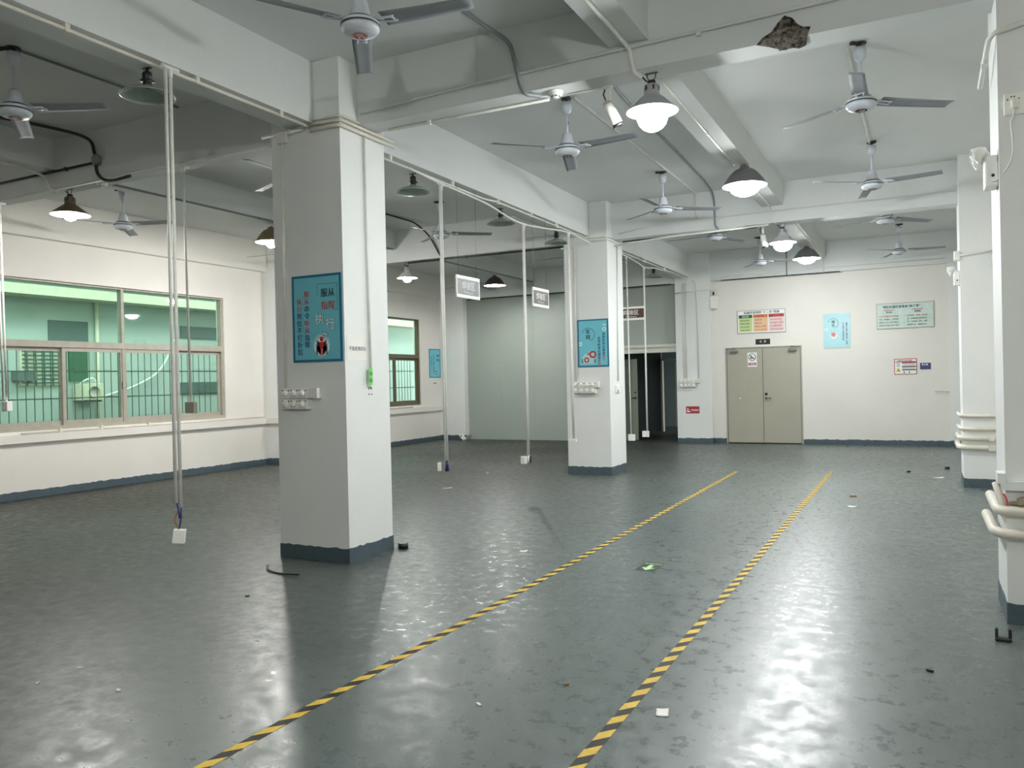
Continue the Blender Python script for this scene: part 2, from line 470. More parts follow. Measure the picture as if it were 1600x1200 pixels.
# ceiling beams
struct('beam', B((-5.16, -5, ZB), (-4.84, 19.2, ZC), M_CEIL), 'deep main beam running from front to back over the pillars')
struct('beam', B((-11.9, 5.96, ZB), (-5.16, 6.22, ZC), M_CEIL))
struct('beam', B((-4.84, 5.96, ZB), (1.3, 6.22, ZC), M_CEIL), 'deep cross beam with a broken corner')
struct('beam', B((-11.9, 12.76, 3.915), (-5.16, 13.06, ZC), M_CEIL))
struct('beam', B((-4.84, 12.76, 3.915), (1.3, 13.06, ZC), M_CEIL), 'cross beam at the second pair of pillars')
struct('beam', B((-11.9, 19.08, 3.845), (1.3, 19.24, ZC), M_CEIL), 'beam along the back wall')
struct('beam', B((-11.9, -.97, ZB), (1.3, -.71, ZC), M_CEIL))
struct('beam', B((-11.9, -5, 3.915), (-11.78, 19.08, ZC), M_WARM), 'edge beam above the window wall')
for y0, y1 in ((-.71, 5.96), (6.22, 12.76), (13.06, 19.08)):
    struct('beam', B((-2.10, y0, 4.17), (-1.79, y1, ZC), M_CEIL))
    struct('beam', B((-9.18, y0, 4.17), (-8.9, y1, ZC), M_CEIL))
# haunches where beams meet the pillars
def ragged_base(x0, y0, x1, y1, h, sides, m=M_BASE, th=.006):
    mb = MB()
    def strip(p, q, nrm):
        L_ = (Vector(q)-Vector(p)).length; n = max(4, int(L_/.05)); pts = []
        hs = [h+random.uniform(-.008, .008) for _ in range(n+1)]
        for i in range(n):
            a = Vector(p).lerp(Vector(q), i/n)+nrm*th; b = Vector(p).lerp(Vector(q), (i+1)/n)+nrm*th
            mb.poly([a, b, b+EZ*hs[i+1], a+EZ*hs[i]], m)
            ai, bi = a-nrm*th, b-nrm*th
            mb.poly([a+EZ*hs[i], b+EZ*hs[i+1], bi+EZ*hs[i+1], ai+EZ*hs[i]], m)
    if 'f' in sides: strip((x0-th, y0, 0), (x1+th, y0, 0), Vector((0, -1, 0)))
    if 'r' in sides: strip((x1, y0-th, 0), (x1, y1+th, 0), Vector((1, 0, 0)))
    if 'l' in sides: strip((x0, y1+th, 0), (x0, y0-th, 0), Vector((-1, 0, 0)))
    mb.keep = True
    return mb
def column(x0, y0, x1, y1, label, base='frl', h=.13):
    t = obj('column', B((x0, y0, 0), (x1, y1, ZC), M_COLM), None, 'structure', label)
    obj('painted_base', ragged_base(x0, y0, x1, y1, h, base), t, label='dark grey painted base band')
    return t
column(-5.35, 5.70, -4.55, 6.36, 'thick square white pillar nearest the camera with a blue poster')
column(-5.30, 12.50, -4.53, 13.25, 'white pillar farther back with a cyan poster')
column(.475, 5.88, 1.3, 6.50, 'white pillar cut by the right edge of the photo', 'fl', .13)
column(.53, 12.50, 1.3, 13.2, 'far right white pillar wrapped by pipes', 'fl', .13)
column(-5.20, 19.05, -4.36, 19.2, 'shallow white pillar against the back wall beside the dark opening', 'frl', .12)
column(-11.9, 12.35, -11.5, 13.2, 'white pilaster between the two windows', 'fr', .12)
column(-11.9, 19.06, -11.12, 19.25, 'white pilaster in the far left corner', 'fr', .12)
column(.575, 19.14, 1.3, 19.2, 'pale pilaster in the far right corner', 'f', .12)
struct('baseboard_left', ragged_base(-12.1, -5, -11.9, 12.35, .115, 'r'))
struct('baseboard_left_far', ragged_base(-12.1, 13.2, -11.9, 19.08, .11, 'r'))
bb = ragged_base(-2.34, 19.2, .575, 19.3, .115, 'f'); struct('baseboard_back', bb)
struct('baseboard_back_door', ragged_base(-4.36, 19.2, -4.07, 19.3, .115, 'f'))
# ledge under the windows
w = MB(); w.box((-11.9, -5, .83), (-11.84, 12.35, .955), M_WARM); struct('trim_1', w, 'boxed ledge running under the big window')
w = MB(); w.box((-11.9, 13.2, .81), (-11.84, 19.08, .94), M_WARM); struct('trim_2', w)
w = MB(); w.box((-11.84, 12.29, .83), (-11.44, 12.35, .955), M_WARM); struct('trim_3', w)

# corridor behind the back opening
w = MB()
w.box((-6.62, 19.2, 2.2), (-5.22, 19.42, 2.4), M_TRIMW).box((-6.62, 19.16, 2.33), (-5.22, 19.2, 2.40), M_TRIMW)
struct('trim_4', w, 'pale header over the dark corridor opening')
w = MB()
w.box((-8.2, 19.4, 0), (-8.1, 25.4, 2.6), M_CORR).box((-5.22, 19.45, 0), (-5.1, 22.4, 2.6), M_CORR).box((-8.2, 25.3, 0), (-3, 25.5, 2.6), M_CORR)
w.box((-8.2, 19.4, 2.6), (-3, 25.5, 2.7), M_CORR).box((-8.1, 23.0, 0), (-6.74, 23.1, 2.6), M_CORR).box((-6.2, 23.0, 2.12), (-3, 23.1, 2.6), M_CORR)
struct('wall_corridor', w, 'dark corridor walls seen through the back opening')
d = thing('door_2', (-6.5, 19.62, 0), 'grey door leaf standing open in the dark corridor opening', 'door'); d['kind'] = 'structure'
obj('leaf', MB().bbox((-7.0, 19.6, .01), (-6.37, 19.64, 2.07), M_DOOR2), d)
h = MB(); h.lathe([(0, 0), (.026, 0), (.026, .012), (0, .012)], M_BLACK, (-6.425, 19.60, 1.08), 14, Matrix.Rotation(PI/2, 3, 'X')); h.tube([(-6.425, 19.585, 1.08), (-6.425, 19.55, 1.08), (-6.52, 19.55, 1.075)], .009, M_BLACK)
obj('handle', h, d, label='black lever handle')
obj('lock', MB().lathe([(0, 0), (.02, 0), (.02, .012), (0, .012)], M_BLACK, (-6.425, 19.6, 1.22), 14, Matrix.Rotation(PI/2, 3, 'X')), d)
d = thing('door_3', (-6.45, 23, 0), 'pale metal door frame deep in the dark corridor', 'door'); d['kind'] = 'structure'
obj('frame', MB().box((-6.74, 22.95, 0), (-6.69, 23.1, 2.12), M_ALU).box((-6.74, 22.95, 2.07), (-5.3, 23.1, 2.12), M_ALU), d)
obj('leaf', MB().box((-6.42, 23.35, .12), (-5.6, 23.39, 2.05), M_DOOR2), d)

# double door in the back wall
d = thing('door_1', (-3.2, 19.2, 0), 'olive-grey steel double door in the back wall', 'double door'); d['kind'] = 'structure'
obj('frame', MB().box((-4.06, 19.185, 0), (-4.03, 19.3, 2.25), M_DOOR).box((-2.38, 19.185, 0), (-2.35, 19.3, 2.25), M_DOOR).box((-4.03, 19.185, 2.225), (-2.38, 19.3, 2.25), M_DOOR), d)
obj('leaf', MB().bbox((-4.022, 19.19, .02), (-3.216, 19.235, 2.218), M_DOOR, .004), d)
obj('leaf', MB().bbox((-3.208, 19.19, .02), (-2.388, 19.235, 2.218), M_DOOR, .004), d)
for x, s in ((-3.86, 1), (-2.55, -1)):
    c = MB().bbox((x-.09, 19.13, 2.12), (x+.09, 19.19, 2.165), M_STEEL, .008)
    c.tube([(x+.06*s, 19.15, 2.165), (x+.06*s, 19.15, 2.19), (x-.16*s, 19.10, 2.2), (x+.02*s, 19.16, 2.235)], .008, M_STEEL, 6)
    obj('closer', c, d, label='grey door closer')
h = MB(); h.lathe([(0, 0), (.032, 0), (.03, .015), (0, .015)], M_BLACK, (-3.145, 19.19, 1.15), 16, Matrix.Rotation(PI/2, 3, 'X'))
h.tube([(-3.145, 19.18, 1.06), (-3.145, 19.14, 1.06), (-3.03, 19.14, 1.05)], .012, M_STEEL); h.lathe([(0, 0), (.034, 0), (.03, .014), (0, .014)], M_STEEL, (-3.145, 19.19, 1.06), 16, Matrix.Rotation(PI/2, 3, 'X'))
obj('handle', h, d, label='steel lever handle with dark lock above it')
obj('knob_hole', MB().lathe([(0, 0), (.022, 0), (.018, .008), (0, .01)], M_WHITE, (-3.735, 19.19, 1.05), 12, Matrix.Rotation(PI/2, 3, 'X')), d, label='white plugged hole')

# ------------------------------------------------------------------ windows
def window(name, y0, y1, z0, z1, zt, fm, glass, label, low_first=True):
    t = thing(name, (-11.95, (y0+y1)/2, z0), label, 'window'); t['kind'] = 'structure'
    X0, X1 = -12.03, -11.93
    f = MB(); ym = (y0+y1)/2
    f.box((X0, y0, z0), (X1, y0+.05, z1), fm).box((X0, y1-.05, z0), (X1, y1, z1), fm).box((X0, y0+.05, z1-.05), (X1, y1-.05, z1), fm).box((X0, y0+.05, z0), (X1, y1-.05, z0+.06), fm)
    f.box((X0, y0+.05, zt-.07), (X1+.01, y1-.05, zt+.03), fm).box((X0, ym-.025, zt+.03), (X1, ym+.025, z1-.05), fm).box((X0, ym-.03, z0+.06), (X1+.005, ym+.03, zt-.07), fm)
    f.box((-11.93, y0-.015, z1-.02), (-11.885, y1+.02, z1+.02), M_WARM)
    obj('frame', f, t)
    for a, b in ((y0+.05, ym-.025), (ym+.025, y1-.05)):
        obj('pane', B((-11.985, a, zt+.03), (-11.98, b, z1-.05), glass), t)
    q = (y1-y0)/4
    for i in range(4):
        a, b = y0+.05+i*(y1-y0-.1)/4, y0+.05+(i+1)*(y1-y0-.1)/4
        inner = i in (1, 2)
        xx = -11.955 if inner else -11.995
        a -= .02 if i in (1, 3) else 0; b += .02 if i in (0, 2) else 0
        s = MB(); s.box((xx-.015, a, z0+.06), (xx+.015, a+.055, zt-.07), fm).box((xx-.015, b-.055, z0+.06), (xx+.015, b, zt-.07), fm)
        s.box((xx-.015, a+.055, z0+.06), (xx+.015, b-.055, z0+.13), fm).box((xx-.015, a+.055, zt-.13), (xx+.015, b-.055, zt-.07), fm)
        so = obj('sash', s, t)
        obj('glass', B((xx-.003, a+.055, z0+.13), (xx+.003, b-.055, zt-.13), glass), so)
        hy = b-.028 if i in (1, 3) else a+.028
        obj('latch', MB().bbox((xx+.015, hy-.012, (z0+zt)/2-.07), (xx+.028, hy+.012, (z0+zt)/2+.05), M_BLACK if inner else fm, .004), so)
    g = MB(); y = y0+.10
    while y < y1-.05:
        g.tube([(-12.13, y, z0+.06), (-12.13, y, zt+.02)], .0075, M_BARS, 6); y += .132
    for z in (z0+.10, z0+.475, z0+.905):
        g.box((-12.14, y0, z-.01), (-12.12, y1, z+.01), M_BARS)
    obj('security_grille', g, t, label='grey vertical burglar bars')
    obj('outer_sill', B((-12.3, y0, z0-.02), (-12.1, y1, z0+.06), M_NBL), t)
    return t
window('window_1', 6.92, 11.27, 1.0, 3.32, 2.345, M_ALU, M_GLASS, 'wide green glazed window with pale frame on the left wall')
window('window_2', 13.72, 18.07, 1.0, 3.3, 2.31, M_BRONZE, M_GLASS2, 'green glazed window with bronze frame beyond the first pillar')

# the building across the light well
nb = thing('neighbour_building', (-14.4, 10, 0), 'pale building across the gap seen through the green window', 'building')
obj('wall', B((-14.8, -6, -.2), (-14.4, 26, 9), M_NB), nb)
obj('ledge', B((-14.4, -6, 3.31), (-13.9, 26, 3.49), M_NBL), nb, label='cream ledge')
obj('awning_shadow_board', B((-14.4, -6, 3.9), (-13.6, 26, 4.0), M_NB), nb)
lw = MB(); lw.box((-14.44, 8.85, 1.70), (-14.36, 9.68, 2.40), M_NBL)
for k in range(9): lw.box((-14.36, 8.88, 1.74+k*.072), (-14.34, 9.65, 1.765+k*.072), M_NBD)
for k in range(5): lw.box((-14.35, 8.95+k*.16, 1.70), (-14.33, 8.97+k*.16, 2.40), M_NBD)
obj('louvre_window', lw, nb)
obj('green_shutter', B((-14.4, 9.78, 1.77), (-14.36, 10.16, 2.37), M_NBG), nb)
obj('drain_pipe', MB().tube([(-14.35, 10.36, 0), (-14.35, 10.36, 3.3)], .035, M_NBL), nb)
obj('vent_opening', B((-14.4, 12.39, 2.70), (-14.36, 13.9, 2.95), M_NBD), nb)
obj('lower_opening', B((-14.4, 12.36, 1.48), (-14.36, 13.9, 1.72), M_NBD), nb)
obj('dark_stain_panel', B((-14.4, 9.4, 2.42), (-14.385, 10.2, 2.92), M_NBD), nb)
obj('meter_box', B((-14.4, 8.70, 1.79), (-14.25, 9.06, 1.96), M_NBD), nb)
ac = thing('air_conditioner', (-14.15, 10.1, 1.37), 'white outdoor air conditioner unit seen behind the window bars', 'air conditioner')
obj('casing', MB().bbox((-14.36, 9.84, 1.405), (-14.05, 10.26, 1.72), M_NBL, .01), ac)
gr = MB(); gr.lathe([(.0, .0), (.115, .0), (.115, .012), (.1, .012), (.1, .004), (0, .004)], M_ALU, (-14.05, 10.06, 1.56), 24, Matrix.Rotation(PI/2, 3, 'Y'))
obj('fan_grille', gr, ac)
obj('bracket', MB().box((-14.4, 9.88, 1.37), (-14.05, 9.91, 1.40), M_BARS), ac); obj('bracket', MB().box((-14.4, 10.19, 1.37), (-14.05, 10.22, 1.40), M_BARS), ac)
obj('pipe_loop', MB().tube(flow([(-14.2, 9.86, 1.70), (-14.1, 9.9, 1.78), (-14.1, 10.06, 1.82), (-14.2, 10.22, 1.74)]), .018, M_WHITE), ac)
tag(obj('drain_hose', MB().tube(flow([(-14.28, 10.44, 1.47), (-14.3, 10.75, 1.55), (-14.3, 11.14, 1.66), (-14.3, 11.68, 1.92), (-14.3, 11.99, 2.31), (-14.3, 12.08, 2.54), (-14.33, 12.2, 2.66)]), .02, M_WHITE, 8)), 'white hose curving up across the wall outside the window', 'hose')

# ------------------------------------------------------------------ ceiling fans
def fan_proto():
    """local space: z = 0 at the slab, hub below"""
    t = thing('ceiling_fan', (0, 0, 0), 'x', 'ceiling fan', 'white three-blade ceiling fans')
    obj('hook_plate', MB().lathe([(0, 0), (.055, 0), (.055, -.012), (0, -.012)], M_DARK, seg=18).tube([(0, 0, -.01), (0, 0, -.07)], .014, M_DARK).tube(flow([(.0, .0, -.02), (-.06, -.02, -.012), (-.10, -.03, -.02)]), .017, M_DARK), t, world=False)
    obj('canopy', MB().lathe([(0, -.04), (.055, -.045), (.056, -.10), (.046, -.14), (.02, -.165), (.0, -.165)], M_FAN), t, world=False)
    obj('down_rod', MB().tube([(0, 0, -.10), (0, 0, -.40)], .0125, M_FAN, 10), t, world=False)
    obj('motor_cover', MB().lathe([(0, -.36), (.042, -.362), (.05, -.38), (.07, -.47), (.078, -.485), (.0, -.485)], M_FAN), t, world=False)
    obj('collar', MB().lathe([(0, -.485), (.092, -.486), (.092, -.50), (0, -.50)], M_DARK), t, world=False)
    obj('motor_housing', MB().lathe([(0, -.50), (.11, -.50), (.128, -.515), (.128, -.53), (.122, -.533), (.122, -.54), (.13, -.545), (.127, -.562), (.108, -.584), (.07, -.596), (.0, -.600)], M_FAN, seg=32), t, world=False)
    obj('groove_ring', MB().lathe([(.1285, -.5285), (.1315, -.531), (.1315, -.536), (.1285, -.5385)], M_DARK, seg=32), t, world=False)
    for k in range(3):
        R = Matrix.Rotation(k*2*PI/3, 3, 'Z'); b = MB()
        n = 10; top, bot = [], []
        for i in range(n+1):
            u = i/n; x = .175+.655*u; wd = .068-.008*u; tilt = -.24+.08*u
            zc = -.515 - .012*math.sin(u*PI*.5) - .01*u
            row_t, row_b = [], []
            for j in range(5):
                y = -wd + 2*wd*j/4; z = zc + y*tilt + .006*(1-(2*j/4-1)**2)
                x2 = x - (.02*(j/4) if i == n else 0)
                row_t.append(b.bm.verts.new(R @ Vector((x2, y, z)))); row_b.append(b.bm.verts.new(R @ Vector((x2, y, z-.003))))
            top.append(row_t); bot.append(row_b)
        for i in range(n):
            for j in range(4):
                b.face([top[i][j], top[i+1][j], top[i+1][j+1], top[i][j+1]], M_FANB, True); b.face([bot[i][j+1], bot[i+1][j+1], bot[i+1][j], bot[i][j]], M_FANB, True)
            b.face([top[i][0], bot[i][0], bot[i+1][0], top[i+1][0]], M_FANB); b.face([top[i][4], top[i+1][4], bot[i+1][4], bot[i][4]], M_FANB)
        for r_ in (0, n): b.face(top[r_] + bot[r_][::-1], M_FANB)
        bl = obj('blade', b, t, world=False)
        br = MB()
        for y in (-.028, .028):
            br.tube([R @ Vector((.10, y*.6, -.507)), R @ Vector((.19, y, -.524)), R @ Vector((.27, y*1.1, -.53))], .008, M_FAN, 6)
        br.tube([R @ Vector((.255, -.03, -.534)), R @ Vector((.255, .03, -.522))], .007, M_FAN, 6)
        obj('blade_bracket', br, bl, world=False)
    return t
FAN = fan_proto()
def sticker(num):
    s = MB(); s.keep = True
    s.ring((0, 0, -.6015), (1, 0, 0), (0, -1, 0), 0, 0, 0, .052, M_RED, seg=24)
    if num:
        s.ring((0, 0, -.602), (1, 0, 0), (0, -1, 0), 0, 0, .044, .047, M_INKW, seg=24)
        s.text(num, (0, .026, -.6025), (1, 0, 0), (0, -1, 0), .07, M_INKW, .02, align='c')
    me = obj('sticker', s, None, world=False); d = me.data; bpy.data.objects.remove(me); return d
STK = {n: sticker(n) for n in ('20', '17', '23', '15', '8', '')}
fans = [
    ((-3.28, 4.35), 5, '20', 'white ceiling fan with red number 20 sticker cut by the top of the photo', -75),
    ((-.41, 7.78), 31, '23', 'white ceiling fan on the right hanging below the broken beam corner', 40),
    ((-3.22, 7.75), 109, '17', 'white ceiling fan in front of the smoke detector beam, left of the brightest lamp', 0),
    ((-.48, 11.2), 102, '15', 'white ceiling fan straight behind the one under the broken beam corner', 0),
    ((-3.2, 11.2), 28, '8', 'white ceiling fan above the farther pillar, before the second cross beam', 0),
    ((-.42, 13.9), 38, '', 'white ceiling fan half hidden behind the second cross beam on the right', 0),
    ((-3.08, 13.9), 62, '', 'white ceiling fan half hidden behind the second cross beam, over the back pillar', 0),
    ((-.3, 17.7), 112, '', 'small far ceiling fan above the two-column mint notice board', 0),
    ((-2.95, 17.6), 6, '', 'far ceiling fan behind the lit lamp, above the double door', 0),
    ((-6.8, 4.2), 22, '8', 'ceiling fan in the dark ceiling bay at the left edge of the photo', 20),
    ((-10.3, 7.9), 12, '', 'ceiling fan over the big left window beside the lit brown lamp', 0),
    ((-6.4, 7.1), 40, '', 'ceiling fan mostly hidden behind the nearest pillar, two dark blades showing', 0),
    ((-6.85, 11.1), 28, '', 'ceiling fan seen behind the hanging conduit just right of the nearest pillar', 0),
    ((-10.2, 11.2), 72, '', 'ceiling fan hidden behind the nearest pillar beside the hidden lit lamp', 0),
    ((-5.95, 14.6), 62, '', 'ceiling fan mostly hidden behind the farther pillar, two dark blades showing', 0),
    ((-10.0, 17.7), 75, '', 'far left ceiling fan behind the grey hanging sign and dark lamp', 0),
]
for i, ((x, y), a, num, lab, sa) in enumerate(fans):
    o = FAN if i == 0 else copy_tree(FAN)
    o.location = (x, y, ZC); o.rotation_euler = (0, 0, math.radians(a)); o['label'] = lab
    s = bpy.data.objects.new('sticker', STK[num]); COL.objects.link(s); s.parent = o; s.rotation_euler = (0, 0, math.radians(sa-a)); s['label'] = 'red round sticker'

# ------------------------------------------------------------------ pendant lamps
def lamp_cone(loc, shade, bulb, label, R=.2, bz=-.325, br=.095, bx=0, inner=M_SHADEW):
    """bare-bulb lamp in a conical shade; local z = 0 at its fixing"""
    t = thing('pendant_lamp', loc, label, 'lamp', 'lit pendant lamps')
    hk = MB(); hk.box((-.05, -.012, -.006), (.05, .012, 0), M_STEEL).tube([(-.035, 0, 0), (-.035, 0, -.035), (.0, 0, -.07)], .006, M_STEEL, 6).tube([(.035, 0, 0), (.03, .0, -.04), (.0, 0, -.07)], .006, M_STEEL, 6).tube(flow([(-.08, .0, -.01), (-.05, .02, -.045), (-.01, .0, -.07)]), .006, M_DARK, 6)
    obj('hanger', hk, t, world=False)
    obj('lamp_holder', MB().lathe([(0, -.06), (.03, -.06), (.034, -.10), (.0, -.10)], M_DARK, seg=18), t, world=False)
    s = MB()
    prof = [(.032, -.085), (.055, -.095), (.058, -.15), (.064, -.178), (.095, -.20), (R*.78, -.258), (R, -.298)]
    s.lathe(prof, shade, seg=40); s.lathe([(r-.003, z-.004) for r, z in prof][::-1], inner, seg=40)
    s.lathe([(R-.003, -.302), (R+.003, -.302), (R+.003, -.297), (R, -.296)], M_SHADEW, seg=40)
    so = obj('lamp_shade', s, t, world=False)
    v = MB()
    for k in range(6):
        a = k*PI/3
        v.obox(Vector((.0585*math.cos(a), .0585*math.sin(a), -.125)), (.004, .012, .035), Matrix.Rotation(a, 3, 'Z'), M_BLACK, .001)
    obj('vent_slots', v, so, world=False)
    b = MB(); n = 9
    rx = bx or br; b.lathe([(0, bz+br)] + [(rx*math.sin(PI*k/n), bz+br*math.cos(PI*k/n)) for k in range(1, n)] + [(0, bz-br)], bulb, seg=24)
    obj('bulb', b, t, world=False)
    return t
def lamp_dome(loc, shade, bulb, label, R=.265, bz=-.265, br=.125, bx=.185):
    t = thing('pendant_lamp', loc, label, 'lamp', 'lit pendant lamps')
    obj('hanger', MB().box((-.05, -.012, -.005), (.05, .012, 0), M_STEEL).tube([(0, 0, 0), (0, 0, -.04)], .012, M_STEEL, 8), t, world=False)
    obj('lamp_holder', MB().lathe([(0, -.02), (.05, -.022), (.062, -.04), (.062, -.055), (0, -.055)], shade, seg=20), t, world=False)
    s = MB(); prof = [(.045, -.045), (.085, -.06)] + [(.085+(R-.085)*u, -.06-.20*u**1.55) for u in (.15, .3, .45, .6, .75, .9, 1)]
    s.lathe(prof, shade, seg=40); s.lathe([(r-.004, z-.004) for r, z in prof][::-1], M_SHADEW, seg=40); s.lathe([(R-.004, -.264), (R+.004, -.264), (R+.004, -.259), (R, -.258)], M_SHADEW, seg=40)
    obj('lamp_shade', s, t, world=False)
    b = MB(); n = 9
    rx = bx or br; b.lathe([(0, bz+br)] + [(rx*math.sin(PI*k/n), bz+br*math.cos(PI*k/n)) for k in range(1, n)] + [(0, bz-br)], bulb, seg=24)
    obj('bulb', b, t, world=False)
    return t
lamp_cone((-1.81, 6.09, ZB), M_SHADEG, M_BULB, 'large lit lamp with vented grey cone shade under the nearest cross beam', bz=-.335, br=.12)
lamp_dome((-1.85, 10.05, 4.17), M_SHADEM, M_BULBM, 'lit lamp with grey dome shade behind the largest lamp')
lamp_cone((-1.82, 12.9, 3.915), M_SHADEG, M_BULB, 'lit cone lamp under the second cross beam beside the white camera', bz=-.325, br=.105, bx=.14)
lamp_dome((-1.96, 17.1, 4.17), M_SHADEM, M_BULBS, 'farthest lit lamp on the right, dome shade, over the double door', bz=-.24)
lamp_cone((-8.87, 6.1, ZB), M_SHADEB, M_BULBW, 'lit lamp with brown cone shade before the big left window', R=.215, bz=-.285, br=.085, inner=M_SHADEI)
lamp_dome((-9.25, 9.8, 4.17), M_SHADEB, M_BULBW, 'lit lamp half hidden at the left edge of the nearest pillar', R=.25, bz=-.25, br=.10, bx=.10)
lamp_cone((-8.75, 12.9, 3.915), M_SHADEG, M_BULBL, 'lit cone lamp seen just right of the nearest pillar', bz=-.30, br=.085, inner=M_SHADEI)
lamp_dome((-9.13, 17.2, 4.17), M_SHADED, M_BULBL, 'lamp with dark dome shade and glowing mouth between the two hanging signs', bz=-.17, br=.085, bx=.085)
# lamps of the same kind that hang behind the photographer
lamp_dome((-1.95, 3.1, 4.17), M_SHADEG, M_BULBN, 'lit dome lamp above the aisle just over the top edge of the photo', bz=-.15, br=.08, bx=.11)
lamp_cone((-.6, -.84, ZB), M_SHADEG, M_BULBH, 'lit cone lamp under the cross beam behind the photographer', bz=-.345)

def dish_lamp(loc, label):
    t = thing('dish_lamp', loc, label, 'lamp', 'unlit dish lamps under the main beam')
    obj('hanger', MB().box((-.04, -.012, -.006), (.04, .012, 0), M_DARK).tube([(0, 0, 0), (0, 0, -.04)], .012, M_DARK), t, world=False)
    obj('lamp_holder', MB().lathe([(0, -.03), (.03, -.032), (.035, -.045), (.035, -.085), (.028, -.09), (.052, -.094), (.052, -.10), (.028, -.104), (.034, -.112), (.03, -.13), (0, -.13)], M_BLACK, seg=18), t, world=False)
    R = .192; s = MB(); prof = [(.028, -.125), (.04, -.14), (.085, -.152), (.145, -.174), (R, -.205)]
    s.lathe(prof, M_DISH, seg=36); s.lathe([(max(.001, r-.003), z-.004) for r, z in prof][::-1], M_DISH, seg=36); s.lathe([(R-.003, -.209), (R+.003, -.209), (R+.003, -.204), (R, -.203)], M_DISH, seg=36)
    obj('lamp_shade', s, t, world=False)
    obj('socket_mouth', MB().lathe([(0, -.126), (.026, -.128), (.026, -.142), (.018, -.142), (.018, -.134), (0, -.134)], M_BLACK, seg=16), t, world=False)
    return t
for (x, y), lab in zip(((-5.03, 4.09), (-5.06, 7.62), (-5.08, 9.79), (-5.08, 11.69), (-5.05, 14.35), (-5.05, 16.84)), (
        'unlit dish lamp on black holder beside the near pair of hanging pipes',
        'unlit dish lamp under the main beam just past the nearest pillar',
        'unlit dish lamp under the main beam halfway between the two pillars',
        'unlit dish lamp under the main beam just before the farther pillar',
        'unlit dish lamp peeping out beside the top of the farther pillar',
        'unlit dish lamp under the main beam before the back wall pillar')):
    dish_lamp((x, y, ZB-.003), lab)

# ------------------------------------------------------------------ conduits
def conduit(label, pts, r=.0125, m=M_PVC, clips=(), name='conduit_pipe', seg=8, raw=False, clip_dir=(0, 0, 1)):
    o = obj(name, MB().tube(pts if raw else bend(pts), r, m, seg)); tag(o, label, 'pipe')
    for p in clips:
        p = Vector(p); d = Vector(clip_dir)
        obj('saddle_clip', MB().bbox(p-Vector((r+.004,)*3), p+Vector((r+.004,)*3)+d*.028, m, .003), o)
    return o
zb = ZB
conduit('thick cream conduit along the underside edge of the near main beam', [(-4.865, 1.2, 3.93), (-4.865, 5.66, 3.93)], .0135, M_PVC2, [(-4.865, y, 3.93) for y in (2.6, 3.35, 4.4, 5.3)])
conduit('thin cream conduit beside the thick one on the near main beam', [(-4.90, 3.2, 3.945), (-4.90, 5.66, 3.945)], .009, M_PVC2)
for z, r, e, lab in ((3.90, .017, 6.50, 'lowest of three conduits wrapped round the nearest pillar top'), (3.945, .014, 6.48, 'middle of three conduits wrapped round the nearest pillar top'), (3.985, .012, 6.3, 'topmost of three conduits wrapped round the nearest pillar top')):
    conduit(lab, [(-4.865, 5.675, z), (-4.60, 5.675, z), (-4.525, 5.69, z), (-4.525, e, z)], r, M_PVC2)
conduit('short white conduit stub poking out left of the nearest pillar top', [(-5.44, 5.675, 3.92), (-4.95, 5.675, 3.925)], .017, M_PVC, [(-5.1, 5.675, 3.92)], clip_dir=(0, 1, 0))
v = conduit('vertical conduit down the front of the nearest pillar to its switch box', [(-5.195, 5.68, 3.88), (-5.225, 5.68, 1.57)], .012, M_PVC, [(-5.21, 5.68, 2.62)], clip_dir=(0, .6, 0))
obj('junction_box', MB().bbox((-5.25, 5.65, 3.83), (-5.14, 5.70, 3.91), M_PVC, .008), v)
conduit('vertical conduit down the bright side of the nearest pillar', [(-4.53, 6.025, 3.88), (-4.53, 6.045, 1.62)], .011, M_PVC)
# far bay, along the main beam
X5 = -4.86
conduit('straight conduit under the main beam edge between the two pillars', [(X5, 6.45, 3.915), (X5, 8.9, 3.90), (X5, 9.25, 3.93), (X5, 12.3, 3.925)], .0125, M_PVC, [(X5, y, 3.92) for y in (6.9, 8.15, 9.3, 10.3, 11.2)])
conduit('sagging conduit drooping below the main beam between the two pillars', flow([(X5+.03, 7.2, 3.90), (X5+.03, 7.85, 3.87), (X5+.03, 8.9, 3.84), (X5+.03, 9.55, 3.77), (X5+.03, 10.0, 3.755), (X5+.03, 10.6, 3.80), (X5+.03, 11.55, 3.885), (X5+.03, 12.1, 3.87), (X5+.06, 12.46, 3.84)]), .0125, raw=True)
for z, e, lab in ((3.88, 13.3, 'lower conduit wrapped round the farther pillar top'), (3.93, 13.25, 'upper conduit wrapped round the farther pillar top')):
    conduit(lab, [(-4.85, 12.475, z), (-4.52, 12.475, z), (-4.505, 12.55, z), (-4.505, e, z)], .016)
conduit('short conduit stub on the left of the farther pillar top', [(-5.34, 12.475, 3.80), (-4.98, 12.475, 3.81)], .014)
conduit('vertical conduit down the front of the farther pillar to its switch box', [(-5.10, 12.48, 3.83), (-5.12, 12.48, 1.55)], .012)
conduit('vertical conduit down the bright side of the farther pillar', [(-4.515, 12.97, 3.86), (-4.515, 12.87, 1.55)], .011)
conduit('conduit bowing below the main beam past the farther pillar', flow([(-4.83, 13.3, 3.86), (-4.83, 14.2, 3.875), (-4.83, 14.9, 3.84), (-4.83, 15.42, 3.79)]), .0125, raw=True)
conduit('straight conduit under the main beam reaching the back wall pillar', [(X5, 13.3, 3.93), (X5, 18.95, 3.92)], .0125, M_PVC, [(X5, y, 3.92) for y in (14.2, 15.6, 17.0)])
conduit('short level conduit from the last power drop to the main beam', [(-4.84, 15.48, 3.785), (-4.84, 16.2, 3.86), (-4.84, 17.4, 3.905)], .0125)
